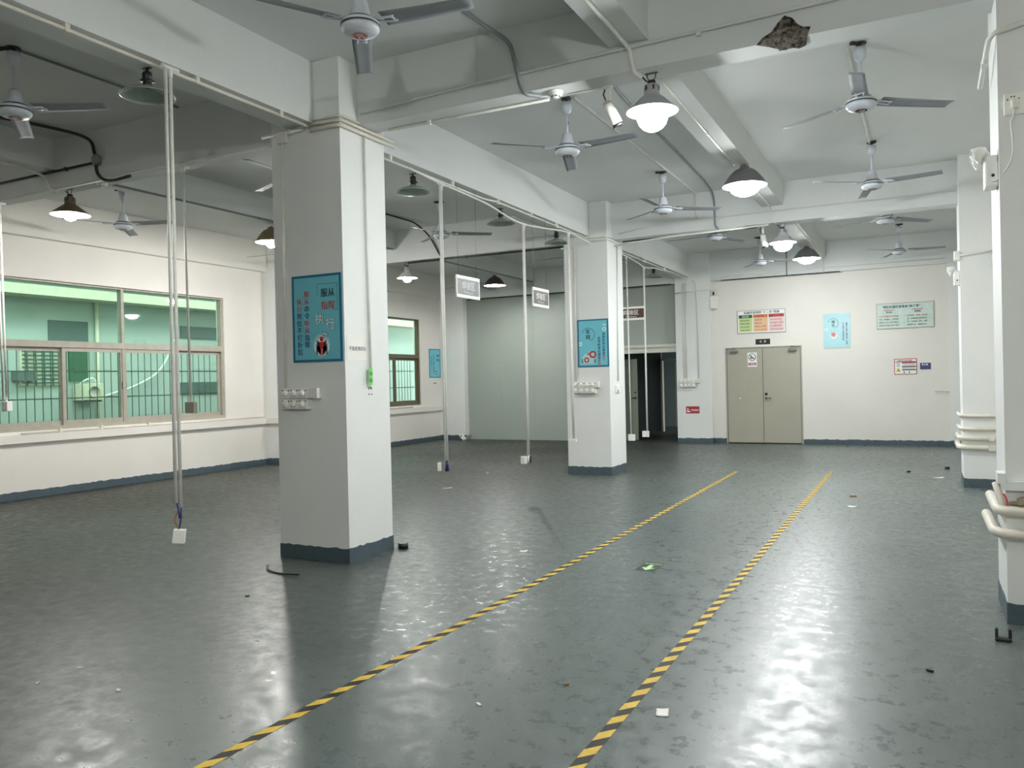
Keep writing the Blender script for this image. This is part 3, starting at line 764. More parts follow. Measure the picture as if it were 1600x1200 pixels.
# cross beam 1 ledge conduits
conduit('white conduit along the front face of the nearest cross beam', [(-4.5, 5.94, 4.07), (-3.35, 5.94, 4.115), (-.9, 5.94, 4.155), (.46, 5.94, 4.19)], .014, M_CEIL, [(x, 5.94, 4.13) for x in (-2.9, -1.4)], clip_dir=(0, 0, 0))
conduit('faint white conduit dropping down the nearest cross beam face', [(-3.28, 5.94, 4.5), (-3.28, 5.94, 4.14)], .011, M_CEIL)
tag(obj('flexible_cable', MB().tube(flow([(-3.12, 5.4, 4.5), (-3.06, 5.75, 4.46), (-2.96, 5.905, 4.38), (-2.90, 5.905, 4.2), (-2.86, 5.905, 4.02), (-2.82, 5.915, 3.94), (-2.78, 5.98, 3.935), (-2.74, 6.05, 3.94)]), .018, M_GREYPIPE)), 'thick grey cable snaking over the nearest cross beam', 'cable')
conduit('white conduit under the nearest cross beam left of the smoke detector', [(-4.35, 6.16, 3.945), (-2.72, 6.17, 3.945)], .0125, M_PVC, [(-3.9, 6.163, 3.945)])
conduit('thin conduit under the nearest cross beam leading to the white camera', [(-2.55, 6.17, 3.95), (-2.2, 6.17, 3.95)], .008, M_PVC)
conduit('bent white conduit from the near small beam down to the largest lamp', [(-1.95, 3.6, 4.15), (-1.95, 5.6, 4.15), (-1.93, 5.925, 4.12), (-1.90, 5.925, 3.935), (-1.87, 6.02, 3.93)], .0165, M_PVC, [(-1.95, 5.0, 4.15)])
conduit('conduit under the small beam from the largest lamp to the dome lamp', [(-1.93, 6.25, 4.155), (-1.95, 9.95, 4.155)], .012, M_PVC, [(-1.94, y, 4.155) for y in (7.2, 8.5)])
conduit('conduit under the small beam from the dome lamp to the second cross beam', [(-1.96, 10.2, 4.155), (-1.97, 12.7, 4.155), (-1.97, 12.74, 3.95), (-1.9, 12.8, 3.9)], .012, M_PVC)
conduit('white conduit across the slab from the fan by the largest lamp to the next fan', [(-3.12, 7.75, 4.508), (-3.1, 12.7, 4.508), (-3.1, 12.74, 4.10)], .013, M_PVC, [(-3.11, 11.0, 4.505), (-3.1, 11.8, 4.505)])
tag(obj('flexible_cable', MB().tube(bend([(-2.55, 6.4, 4.505), (-2.68, 8.0, 4.505), (-2.78, 11.9, 4.505), (-2.80, 12.66, 4.45), (-2.80, 12.71, 3.95), (-2.74, 12.75, 3.89)], .25, 8), .0145, M_GREYPIPE)), 'grey cable crossing the slab and bending down to the second cross beam', 'cable')
conduit('white conduit across the slab between the two right hand fans', [(-.52, 7.85, 4.508), (-.50, 11.15, 4.508)], .014, M_PVC)
conduit('white conduit along the front face of the second cross beam', [(-4.4, 12.74, 4.0), (-3.9, 12.74, 4.06), (-3.2, 12.74, 4.09), (.5, 12.74, 4.09)], .011, M_CEIL)
conduit('white conduit hung under the left half of the second cross beam', [(-4.48, 12.72, 3.80), (-3.5, 12.72, 3.86), (-2.0, 12.72, 3.885)], .016, M_PVC)
conduit('dark line of conduit shadow under the left half of the second cross beam', [(-4.4, 12.9, 3.885), (-2.2, 12.9, 3.895)], .012, M_DARKPIPE)  # dark tube stands in for the hung conduit's shadow on the soffit
conduit('conduit from the second cross beam past the farthest dome lamp to the back beam', [(-1.82, 13.1, 4.155), (-1.84, 18.9, 4.155), (-1.84, 19.06, 4.1), (-1.84, 19.06, 3.83)], .012, M_PVC)
conduit('long grey conduit drop on the back beam behind the lit cone lamp', [(-2.62, 19.065, 4.45), (-2.62, 19.065, 3.83)], .014, M_GREYPIPE)
conduit('thin conduit along the bottom of the back beam', [(-4.3, 19.07, 3.86), (-4.0, 19.07, 3.93), (.54, 19.07, 3.95)], .009, M_PVC)
conduit('dark cable along the bottom edge of the back beam', [(-4.1, 19.05, 3.835), (-1.5, 19.05, 3.835)], .010, M_DARKPIPE)
# left bays
conduit('dark conduit along the left part of the nearest cross beam', [(-11.6, 5.94, 4.14), (-8.22, 5.94, 4.148)], .014, M_DARKPIPE, [(-8.7, 5.94, 4.146)], clip_dir=(0, .4, 0))
fc = tag(obj('flexible_cable', MB().tube(flow([(-8.65, 5.0, 4.5), (-8.45, 5.6, 4.49), (-8.26, 5.9, 4.42), (-8.18, 5.93, 4.25), (-8.16, 5.93, 4.14), (-8.13, 5.925, 4.02), (-8.02, 5.92, 3.93), (-7.86, 5.92, 3.90), (-7.6, 5.93, 3.915)]), .018, M_DARKPIPE)), 'dark cable looping through a round box on the left cross beam', 'cable')
obj('round_junction_box', MB().lathe([(0, 0), (.06, 0), (.06, .045), (.05, .05), (0, .05)], M_GREYPIPE, (-8.15, 5.955, 4.17), 20, Matrix.Rotation(PI/2, 3, 'X')), fc)
conduit('white conduit from the left small beam down to the brown lamp', [(-9.05, -.2, 4.152), (-9.05, 5.6, 4.152), (-9.04, 5.925, 4.1), (-8.97, 5.925, 3.935), (-8.93, 6.02, 3.93)], .014, M_PVC)
conduit('white conduit along the underside of the left cross beam', [(-10.2, 5.98, 3.945), (-5.45, 5.98, 3.945)], .0125, M_PVC)
conduit('conduit under the left small beam toward the half hidden lamp', [(-8.92, 6.3, 4.155), (-8.93, 12.7, 4.155)], .0125, M_GREYPIPE, [(-8.92, y, 4.155) for y in (7.8, 9.2)])
conduit('thin dark conduit running over the slab to the fan in the dark left bay', [(-6.8, 4.25, 4.51), (-6.8, 5.9, 4.51)], .010, M_GREYPIPE)
tag(obj('flexible_cable', MB().tube(bend([(-8.1, 9.5, 4.498), (-8.08, 12.2, 4.498), (-8.12, 12.72, 4.36), (-7.86, 12.73, 3.9)], .2, 6), .015, M_DARKPIPE)), 'dark cable bending down beyond the nearest pillar to the second cross beam', 'cable')
conduit('dark conduit under the second cross beam left of the farther pillar', [(-8.7, 12.86, 3.895), (-5.36, 12.86, 3.895)], .016, M_DARKPIPE, [(x, 12.86, 3.895) for x in (-7.4, -6.7)])
conduit('dark conduit under the far left small beam above the dark dome lamp', [(-8.92, 13.1, 4.155), (-8.95, 19.0, 4.155)], .013, M_GREYPIPE)
conduit('dark line of cable along the top of the grey partition', [(-11.0, 19.06, 3.835), (-5.3, 19.06, 3.835)], .014, M_DARKPIPE)
# back pillar
conduit('left one of the conduits down the back wall pillar', [(-4.99, 19.035, 3.82), (-5.01, 19.035, 1.54)], .012)
conduit('second conduit down the back wall pillar, close beside the first', [(-4.93, 19.035, 3.82), (-4.95, 19.035, 1.54)], .010)
conduit('bent conduit down the right part of the back wall pillar', [(-4.75, 19.035, 3.86), (-4.68, 19.035, 3.80), (-4.68, 19.035, 3.55), (-4.66, 19.035, 3.4), (-4.66, 19.035, 1.54)], .012)
conduit('horizontal conduit band across the top of the back wall pillar', [(-5.23, 19.0, 3.60), (-4.34, 19.0, 3.64)], .016)
# window wall
conduit('cream conduit lying on the ledge below the big window', [(-11.86, 7.3, .97), (-11.86, 12.25, .97)], .018, M_PVC2, [(-11.86, y, .97) for y in (7.9, 8.6, 9.5)])
conduit('cream conduit lying on the ledge below the second window', [(-11.86, 13.3, .96), (-11.86, 17.6, .96)], .018, M_PVC2)

# ------------------------------------------------------------------ hanging power drops
def drop(x, y, zt, zb_, label, n=2, box=None, tee=True, lean=0, gap=.042, m=M_PVC):
    t = thing('power_drop', (x, y, zt), label, 'power drop', 'conduit drops hanging from the beams')
    for k in range(n):
        o = MB().tube([(x, y-k*gap, zt), (x+lean*.5, y-k*gap, (zt+zb_)/2), (x+lean, y-k*gap, zb_+(.04*k))], .0125, m, 8)
        obj('pipe', o, t)
    if tee: obj('tee_fitting', MB().tube([(x, y-.07, zt), (x, y+.07, zt)], .0165, m, 10).tube([(x, y, zt), (x, y, zt-.07)], .0165, m, 10), t)
    return t
t = drop(-4.80, 4.10, 3.92, .73, 'pair of white pipes hanging left of the nearest pillar with a dangling white box', 2)
obj('loose_wires', MB().tube(flow([(-4.80, 4.10, .75), (-4.79, 4.09, .66), (-4.80, 4.08, .58)]), .006, M_BLUEPL, 6).tube(flow([(-4.80, 4.07, .77), (-4.77, 4.06, .70), (-4.78, 4.07, .66)]), .009, M_BLUEPL, 6).tube(flow([(-4.80, 4.09, .72), (-4.82, 4.06, .65), (-4.80, 4.08, .57)]), .006, M_BROWN, 6), t, label='blue and brown wires')
obj('outlet_box', MB().obox(Vector((-4.80, 4.08, .525)), (.085, .055, .10), Matrix.Rotation(.75, 3, 'Z') @ Matrix.Rotation(.12, 3, 'Y'), M_WHITE, .004), t, label='dangling white outlet box')
t = drop(-6.90, 6.03, 3.95, 1.42, 'grey hanging pipe ending in a box before the right part of the big window', 1, lean=.03, m=M_PVC)
obj('outlet_box', MB().bbox((-6.92, 5.99, 1.33), (-6.79, 6.05, 1.45), M_ALU, .006), t)
t = drop(-10.12, 6.03, 3.94, 1.46, 'pair of thin pipes hanging at the left edge of the photo before the window', 2, lean=.04)
obj('outlet_box', MB().bbox((-10.13, 5.99, 1.36), (-10.01, 6.06, 1.48), M_WHITE, .006), t)
t = drop(-4.83, 7.85, 3.86, .66, 'pair of white hanging pipes right of the nearest pillar ending in a dark blue plug', 2, lean=0)
obj('plug', MB().tube([(-4.83, 7.84, .70), (-4.83, 7.84, .60)], .02, M_BLUEPL, 10).bbox((-4.85, 7.82, .575), (-4.81, 7.86, .61), M_BLACK), t, label='dark blue plug')
obj('outlet_box', MB().bbox((-4.92, 7.77, .58), (-4.90, 7.83, .68), M_WHITE), t)
t = drop(-4.83, 10.0, 3.755, .52, 'pair of white hanging pipes between the two hanging grey signs', 2)
obj('outlet_box', MB().bbox((-4.93, 9.93, .44), (-4.85, 9.99, .545), M_WHITE), t)
obj('plug', MB().tube([(-4.83, 9.99, .55), (-4.83, 9.99, .46)], .018, M_WHITE, 10).bbox((-4.82, 9.98, .45), (-4.80, 10.02, .55), M_BLACK), t)
t = drop(-4.83, 11.6, 3.88, .64, 'leaning pair of white pipes hanging in front of the farther pillar', 2, lean=.02)
obj('bracket', MB().bbox((-4.90, 11.57, .62), (-4.77, 11.61, .66), M_WHITE), t)
t = drop(-4.83, 15.45, 3.79, .50, 'pair of white hanging pipes before the dark opening, right of the brown sign', 2)
obj('outlet_box', MB().bbox((-4.93, 15.41, .41), (-4.80, 15.47, .53), M_WHITE), t)
t = drop(-4.83, 14.37, 3.87, .52, 'white hanging pipe just behind the right edge of the farther pillar', 1, lean=.02)
obj('outlet_box', MB().bbox((-4.86, 14.33, .42), (-4.74, 14.40, .54), M_WHITE), t)

# ------------------------------------------------------------------ boxes with rotary sockets on the pillars
def socket_panel(x0, y, z0, cols, rows, ext, label, pitch=.1, zh=.097):
    t = thing('socket_panel', (x0, y, z0), label, 'socket panel')
    for r in range(rows):
        za, zb2 = z0+r*zh, z0+(r+1)*zh-.004
        obj('housing', MB().bbox((x0, y-.07, za), (x0+cols*pitch, y, zb2), M_PVC, .004), t)
        for c in range(cols):
            cx = x0+(c+.5)*pitch; cz = (za+zb2)/2
            s = MB().box((cx-.043, y-.073, za+.006), (cx+.043, y-.07, zb2-.006), M_WHITE)
            for dx in (-.034, .034): s.box((cx+dx-.005, y-.0745, cz+.02), (cx+dx+.005, y-.073, cz+.034), M_BLACK)
            so = obj('socket', s, t)
            obj('round_cap', MB().lathe([(0, 0), (.028, 0), (.026, .022), (.016, .026), (0, .026)], M_WHITE, (cx, y-.073, cz), 18, Matrix.Rotation(PI/2, 3, 'X')), so)
    if ext: obj('end_housing', MB().bbox((x0+cols*pitch+.002, y-.07, z0+(rows-1)*zh), (x0+cols*pitch+ext, y, z0+rows*zh-.004), M_PVC, .004), t)
    return t
socket_panel(-5.235, 5.70, 1.381, 3, 2, .115, 'panel of six round capped sockets on the nearest pillar below the blue poster')
socket_panel(-5.16, 12.50, 1.353, 4, 2, .06, 'panel of round capped sockets on the farther pillar below the cyan poster')
socket_panel(-5.13, 19.05, 1.335, 4, 2, .10, 'panel of round capped sockets on the back wall pillar beside the dark opening')
o = tag(obj('outlet_plate', MB().bbox((-4.53, 12.76, 1.35), (-4.505, 12.93, 1.48), M_WHITE).box((-4.505, 12.80, 1.36), (-4.50, 12.83, 1.40), M_BLACK)), 'white outlet on the bright side of the farther pillar', 'outlet')

# ------------------------------------------------------------------ posters, boards and signs (lettering lies on the printed panel)
def poster_base(x0, x1, z0, z1, y, label, frame, face, cat='poster', bw=.022, th=.012):
    t = thing('poster', ((x0+x1)/2, y, z0), label, cat)
    f = MB(); f.box((x0, y-th, z0), (x1, y, z0+bw), frame).box((x0, y-th, z1-bw), (x1, y, z1), frame).box((x0, y-th, z0+bw), (x0+bw, y, z1-bw), frame).box((x1-bw, y-th, z0+bw), (x1, y, z1-bw), frame)
    obj('frame', f, t)
    p = MB(); p.box((x0+bw, y-th+.003, z0+bw), (x1-bw, y, z1-bw), face); p.keep = True
    return t, p, Vector((x0, y-th+.0015, z0))
# nearest pillar: obey / execute
t, p, o = poster_base(-5.137, -4.568, 1.807, 2.598, 5.70, 'cyan poster with red figure and big characters on the nearest pillar', M_BLUE, M_CYAN)
def T(p, o, s, x, z, size, m, bold=.035): p.text(s, o+EX*x+EZ*z, EX, EZ, size, m, bold)
T(p, o, '服从', .335, .590, .082, M_INKB); T(p, o, '指挥', .335, .475, .082, M_INKR)
p.text('执', o+EX*.272+EZ*.350-EY*.0004, EX, EZ, .105, M_INKB, .035); p.text('行', o+EX*.392+EZ*.300-EY*.0004, EX, EZ, .105, M_INKB, .035)
p.text('执', o+EX*.272+EZ*.350-EY*.001, EX, EZ, .105, M_INKW, .012); p.text('行', o+EX*.392+EZ*.300-EY*.001, EX, EZ, .105, M_INKW, .012)
for a in ((.295, .60, .298, .70), (.295, .70, .525, .703), (.522, .465, .525, .70), (.465, .462, .525, .465)): p.quad(o, EX, EZ, *a, M_INKB)
p.vtext('服从命令听从指挥', o+EX*.140+EZ*.595, EX, EZ, .062, [M_INKR, M_INKR, M_INKN, M_INKN, M_INKR, M_INKR, M_INKN, M_INKN], 1.06, .035)
p.vtext('执行到位不打折扣', o+EX*.052+EZ*.530, EX, EZ, .062, [M_INKR, M_INKR] + [M_INKN]*6, 1.06, .035)
p.quad(o, EX, EZ, .123, .15, .125, .60, M_INKN)
p.ring(o+EY*.0004, EX, EZ, .335, .155, 0, .098, M_PALE); p.ring(o+EY*.0002, EX, EZ, .335, .135, 0, .085, M_INKW)
for i in range(7):
    for sgn in (-1, 1):
        x = .335+sgn*(.024+.008*i % .04); z = .085+.012*(i % 4)
        p.quad(o, EX, EZ, x-.009, z-.02, x+.009, z+.055, M_GREYINK); p.ring(o-EY*.0002, EX, EZ, x, z+.065, 0, .010, M_GREYINK, seg=10)
p.ring(o-EY*.0006, EX, EZ, .335, .205, 0, .022, M_INKR, seg=16)
p.poly([o-EY*.0006+EX*a+EZ*b for a, b in ((.313, .18), (.357, .18), (.350, .12), (.320, .12))], M_INKR)
p.quad(o-EY*.0006, EX, EZ, .320, .055, .332, .12, M_INKR); p.quad(o-EY*.0006, EX, EZ, .338, .055, .350, .12, M_INKR)
p.poly([o-EY*.0008+EX*a+EZ*b for a, b in ((.345, .243), (.408, .222), (.412, .255), (.350, .278))], M_INKB)
p.poly([o-EY*.001+EX*a+EZ*b for a, b in ((.349, .246), (.404, .227), (.408, .252), (.354, .273))], M_PALE)
p.quad(o-EY*.0008, EX, EZ, .366, .19, .370, .24, M_INKB)
obj('printed_panel', p, t)
# farther pillar: practice
t, p, o = poster_base(-5.08, -4.533, 1.794, 2.582, 12.50, 'cyan poster with red rings on the farther pillar', M_BLUE, M_CYAN)
p.vtext('实践', o+EX*.150+EZ*.555, EX, EZ, .082, M_INKB, 1.1, .035)
p.ring(o, EX, EZ, .19, .535, .108, .114, M_INKB, -1.3, 2.9)
p.vtext('成绩的背后都是努力', o+EX*.435+EZ*.52, EX, EZ, .050, [M_INKN]*7+[M_INKR]*2, 1.06, .04)
p.vtext('优秀的背后都是坚持', o+EX*.355+EZ*.45, EX, EZ, .050, [M_INKN]*7+[M_INKR]*2, 1.06, .04)
for cx, cz, r0, r1 in ((.155, .115, .022, .045), (.265, .205, .032, .062), (.185, .215, .010, .022)): p.ring(o-EY*.0005, EX, EZ, cx, cz, r0, r1, M_INKR)
p.poly([o+EY*.0004+EX*a+EZ*b for a, b in ((.04, .05), (.30, .05), (.32, .2), (.27, .28), (.13, .22), (.06, .15))], M_PALE)
for x in (.075, .30):
    p.ring(o-EY*.0006, EX, EZ, x, .13, 0, .011, M_GREYINK, seg=10); p.poly([o-EY*.0006+EX*a+EZ*b for a, b in ((x-.012, .12), (x+.012, .12), (x+.018, .06), (x+.006, .06), (x, .09), (x-.006, .06), (x-.018, .06))], M_GREYINK)
p.ring(o-EY*.0002, EX, EZ, .045, .385, .018, .034, M_INKW); p.ring(o-EY*.0002, EX, EZ, .475, .62, .02, .032, M_INKW)
p.quad(o-EY*.0002, EX, EZ, .455, .68, .50, .70, M_INKW)
obj('printed_panel', p, t)
# back wall pale poster
t, p, o = poster_base(-1.881, -1.325, 2.154, 2.924, 19.20, 'pale cyan poster with red star shape on the back wall beside the double door', M_PALE, M_PALE)
p.vtext('细节', o+EX*.17+EZ*.555, EX, EZ, .075, M_INKB, 1.15, .03); p.ring(o, EX, EZ, .205, .55, .105, .111, M_INKB, -1.3, 2.9)
p.vtext('细微之处用心做好每一件事', o+EX*.465+EZ*.53, EX, EZ, .038, M_INKN, 1.07, .05); p.vtext('专注细节才能成就品质', o+EX*.395+EZ*.53, EX, EZ, .038, [M_INKR]*3+[M_INKN]*7, 1.07, .05)
for k in range(8):
    a = k*PI/4; c = Vector((.21, .30))
    p.poly([o-EY*.0005+EX*(c.x+r*math.cos(b))+EZ*(c.y+r*math.sin(b)) for r, b in ((.0, a), (.03, a-.3), (.062, a-.12), (.062, a+.12), (.03, a+.3))], M_INKR)
p.ring(o, EX, EZ, .215, .285, 0, .075, M_INKW); p.ring(o, EX, EZ, .065, .42, .02, .03, M_INKW)
obj('printed_panel', p, t)
# left wall small poster (faces +X)
t = thing('poster', (-11.9, 18.79, 1.72), 'small teal poster on the far left wall beside the bronze window', 'poster')
f = MB(); y0, y1, z0, z1 = 18.50, 19.06, 1.72, 2.51
f.box((-11.9, y0, z0), (-11.888, y0+.02, z1), M_BLUE).box((-11.9, y1-.02, z0), (-11.888, y1, z1), M_BLUE).box((-11.9, y0, z0), (-11.888, y1, z0+.02), M_BLUE).box((-11.9, y0, z1-.02), (-11.888, y1, z1), M_BLUE)
obj('frame', f, t)
p = MB(); p.box((-11.9, y0+.02, z0+.02), (-11.891, y1-.02, z1-.02), M_CYAN); p.keep = True; o = Vector((-11.889, y0, z0))
p.text('态度', o+EY*.36+EZ*.58, EY, EZ, .075, M_INKB, .04); p.text('敬业', o+EY*.36+EZ*.46, EY, EZ, .075, M_INKN, .04)
p.vtext('态度端正做事认真负责', o+EY*.20+EZ*.60, EY, EZ, .050, M_INKN, 1.05, .05); p.vtext('敬业奉献成就精彩', o+EY*.09+EZ*.55, EY, EZ, .050, [M_INKN]*5+[M_INKR]*3, 1.05, .05)
p.ring(o, EY, EZ, .34, .14, .035, .055, M_INKB); p.ring(o+EX*.0005, EY, EZ, .34, .14, 0, .03, M_INKW)
obj('printed_panel', p, t)
tag(obj('wall_label', MB().box((-11.9, 18.66, 1.52), (-11.897, 18.98, 1.62), M_PAPER).text('操作台', (-11.8965, 18.70, 1.545), EY, EZ, .06, M_INKB, .04)), 'small paper label under the teal poster on the far left wall', 'label')
# twelve measures board
t, p, o = poster_base(-3.766, -2.685, 2.568, 3.103, 19.20, 'white notice board with green, orange and red columns above the double door', M_ALU, M_INKW, 'notice board', .014, .018)
p.text('机械伤害预防“十二条”措施', o+EX*.15+EZ*.452, EX, EZ, .066, M_INKB, .03, w=.80)
cols = ((.035, .345, M_GREEN, M_LGREEN, '四必有', ('有轮必有罩', '有轴必有套', '有台必有栏', '有洞必有盖'), M_INKW), (.365, .69, M_ORANGE, M_LORANGE, '四不修', ('带电不修', '带压不修', '高温过冷不修', '无专用工具不修'), M_CRIM), (.71, 1.05, M_CRIM, M_LPINK, '四停用', ('无安全防护停用', '防护装置失灵停用', '无人看护停用', '无检修合格证停用'), M_ORANGE))
for x0, x1, mh, ml, hd, rows, mt in cols:
    p.quad(o, EX, EZ, x0, .355, x1, .428, mh); p.quad(o, EX, EZ, x0, .035, x1, .352, ml)
    p.text(hd, o-EY*.0008+EX*((x0+x1)/2)+EZ*.372, EX, EZ, .05, mt, .02, align='c')
    for k, r in enumerate(rows):
        p.text(r, o-EY*.0008+EX*(x0+.035)+EZ*(.285-.075*k), EX, EZ, .042 if len(r) < 7 else .036, M_INKB if mh is M_GREEN else M_CRIM, .02)
obj('printed_panel', p, t)
# two zeros board
t, p, o = poster_base(-.792, .320, 2.528, 3.078, 19.20, 'mint notice board with two text columns under the far right fan', M_ALU, M_MINT, 'notice board', .014, .018)
p.text('预防机械伤害事故“两个零”', o+EX*.13+EZ*.445, EX, EZ, .066, M_INKN, .03, w=.72)
for x, hd, rows in ((.05, '零违章', ('作业前穿戴好防护用品', '开机、停机确认，严禁违章', '操作机，非工人员不得操作', '设备运行时禁止伸手清理')), (.60, '零隐患', ('每班检查、保养、及时维', '护、发现隐患立即停机处', '理、不带故障、疲劳、冒险', '违章作业，确保安全。'))):
    p.quad(o, EX, EZ, x+.09, .395, x+.31, .407, M_INKR); p.text(hd, o+EX*(x+.20)+EZ*.340, EX, EZ, .042, M_INKB, .03, align='c')
    for k, r in enumerate(rows): p.text(r, o+EX*x+EZ*(.255-.065*k), EX, EZ, .036, M_CRIM if k == 0 else M_INKB, .02, w=.38)
obj('printed_panel', p, t)
# hazard card, navy tag, warehouse sign, no smoking
t, p, o = poster_base(-.462, -.026, 1.536, 1.872, 19.20, 'small hazard notice with yellow warning triangle on the back wall', M_CRIM, M_INKW, 'notice', .012, .01)
p.text('机械安全操作规程', o+EX*.06+EZ*.283, EX, EZ, .036, M_CRIM, .04); p.quad(o, EX, EZ, .02, .262, .42, .278, M_CRIM)
for z, m in ((.238, M_CRIM), (.155, M_INKB), (.085, M_GREEN)): p.quad(o, EX, EZ, .15, z, .42, z+.022, m)
for z in (.222, .205, .188, .138, .122, .106): p.quad(o, EX, EZ, .155, z, .40, z+.005, M_GREYINK)
p.text('注意', o+EX*.045+EZ*.215, EX, EZ, .034, M_INKB, .03); p.text('安全', o+EX*.045+EZ*.17, EX, EZ, .034, M_INKB, .03)
p.poly([o+EX*a+EZ*b for a, b in ((.03, .055), (.13, .055), (.08, .145))], M_YEL); p.text('!', o-EY*.0006+EX*.072+EZ*.067, EX, EZ, .06, M_INKB, .03)
for x in (.19, .29): p.ring(o, EX, EZ, x, .045, 0, .016, M_GREEN, seg=14)
obj('printed_panel', p, t)
def small_sign(x0, x1, z0, z1, y, face, label, draw, name='sign_plate', cat='sign', th=.006):
    p = MB(); p.box((x0, y-th, z0), (x1, y, z1), face); p.keep = True
    draw(p, Vector((x0, y-th-.001, z0))); return tag(obj(name, p), label, cat)
small_sign(.035, .24, 1.635, 1.772, 19.2, M_NAVY, 'small navy plate beside the hazard notice on the back wall', lambda p, o: (p.text('警示牌', o+EX*.03+EZ*.085, EX, EZ, .042, M_INKW, .05), p.quad(o, EX, EZ, .02, .055, .18, .058, M_GREYINK), p.quad(o, EX, EZ, .02, .035, .16, .038, M_GREYINK)))
small_sign(-3.36, -3.035, 2.298, 2.425, 19.2, M_INKB, 'black plate with white characters directly over the double door', lambda p, o: (p.text('仓', o+EX*.085+EZ*.05, EX, EZ, .055, M_INKW, .02), p.text('库', o+EX*.185+EZ*.05, EX, EZ, .055, M_INKW, .02), p.text('Warehouse', o+EX*.162+EZ*.018, EX, EZ, .022, M_GREYINK, .0, align='c')))
def nosmoke(p, o):
    p.ring(o, EX, EZ, .105, .225, .072, .086, M_INKB); p.poly([o-EY*.0003+EX*a+EZ*b for a, b in ((.052, .285), (.043, .275), (.158, .165), (.167, .175))], M_INKB)
    p.ring(o-EY*.0002, EX, EZ, .085, .21, .012, .03, M_INKB); p.quad(o-EY*.0002, EX, EZ, .10, .20, .15, .215, M_INKB); p.poly([o-EY*.0002+EX*a+EZ*b for a, b in ((.085, .235), (.10, .24), (.095, .27), (.085, .26))], M_INKB)
    p.quad(o, EX, EZ, .012, .035, .198, .095, M_CRIM); p.text('严禁烟火', o-EY*.0004+EX*.02+EZ*.047, EX, EZ, .042, M_INKW, .02, w=.17)
small_sign(-3.549, -3.339, 1.786, 2.118, 19.19, M_INKW, 'white no smoking sign with red strip stuck on the left door leaf', nosmoke)
small_sign(-4.987, -4.667, .71, .879, 19.05, M_CRIM, 'small red sign low on the back wall pillar', lambda p, o: (p.quad(o, EX, EZ, .02, .03, .10, .06, M_INKW), p.quad(o, EX, EZ, .03, .06, .05, .13, M_INKW), p.quad(o, EX, EZ, .065, .085, .085, .10, M_INKW), p.text('消防器材', o+EX*.12+EZ*.06, EX, EZ, .05, M_INKW, .03, w=.18)))
# paper note and green tag on the bright side of the nearest pillar (face +X)
p = MB(); p.box((-4.55, 5.725, 1.813), (-4.547, 6.023, 2.04), M_PAPER).text('平面度测试台', (-4.5455, 5.755, 1.905), EY, EZ, .042, M_GREYINK, .02, w=.24); p.keep = True
tag(obj('paper_note', p), 'white paper note with small print on the bright side of the nearest pillar', 'note')
p = MB(); p.box((-4.52, 6.00, 1.585), (-4.514, 6.05, 1.745), M_TAGG); p.keep = True
for i, ch in enumerate('小心'): p.text(ch, (-4.513, 6.005, 1.675-.06*i), EY, EZ, .045, M_INKB, .04)
tag(obj('tag_label', p), 'bright green tag on the conduit of the nearest pillar', 'tag')
p = MB()
for y, z in ((6.035, 1.552), (6.075, 1.552), (6.035, 1.50), (6.075, 1.50)): p.lathe([(0, 0), (.007, 0), (.007, .004), (0, .004)], M_BLACK, (-4.55, y, z), 8, Matrix.Rotation(PI/2, 3, 'Y'))
p.tube([(-4.54, 6.045, 1.575), (-4.545, 6.07, 1.556)], .004, M_BLACK, 5)
tag(obj('anchor_holes', p), 'dark screw holes below the green tag on the nearest pillar', 'screw holes')

# hanging welding zone signs
def hang_sign(c, w, h, face, label, along_y, wires=True, ztop=3.95):
    t = thing('hanging_sign', c, label, 'sign', 'hanging welding zone signs')
    cx, cy, cz = c; R = EY if along_y else EX; N = EX if along_y else -EY
    def slab(a0, b0, a1, b1, th, m, mb): 
        p0 = Vector(c)+R*a0+EZ*b0-N*th; p1 = Vector(c)+R*a1+EZ*b1+N*th; mb.box(p0, p1, m); return mb
    p = slab(-w/2+.02, -h/2+.035, w/2-.02, h/2-.035, .006, face, MB()); p.keep = True; o = Vector(c)+N*.0075
    p.text('焊接区', o-EZ*.022, R, EZ, .105, M_INKW, .02, align='c'); p.text('Welding zone', o-EZ*.075, R, EZ, .04, M_INKW, .005, align='c')
    obj('panel', p, t)
    r = slab(-w/2, h/2-.04, w/2, h/2, .01, M_WHITE, MB()); obj('rail', r, t, label='white top rail')
    r = slab(-w/2, -h/2, w/2, -h/2+.04, .01, M_WHITE, MB()); obj('rail', r, t, label='white bottom rail')
    for a in (-w/2, w/2-.02): obj('side_trim', slab(a, -h/2+.04, a+.02, h/2-.04, .008, M_WHITE, MB()), t)
    for s in (-.40, .40):
        q = Vector(c)+R*w*s; obj('wire', MB().tube([q+EZ*h/2, Vector((q.x, q.y, ztop))], .0022, M_STEEL, 5), t)
    return t
hang_sign((-4.845, 8.435, 2.733), .56, .265, M_SIGNG, 'grey hanging sign nearer the camera, right of the first pipe pair', True)
hang_sign((-4.845, 10.53, 2.78), .55, .272, M_SIGNT, 'darker hanging sign farther away, left of the farther pillar', True)
hang_sign((-4.97, 15.0, 2.848), .56, .26, M_SIGNB, 'brown hanging sign half hidden behind the farther pillar', False)

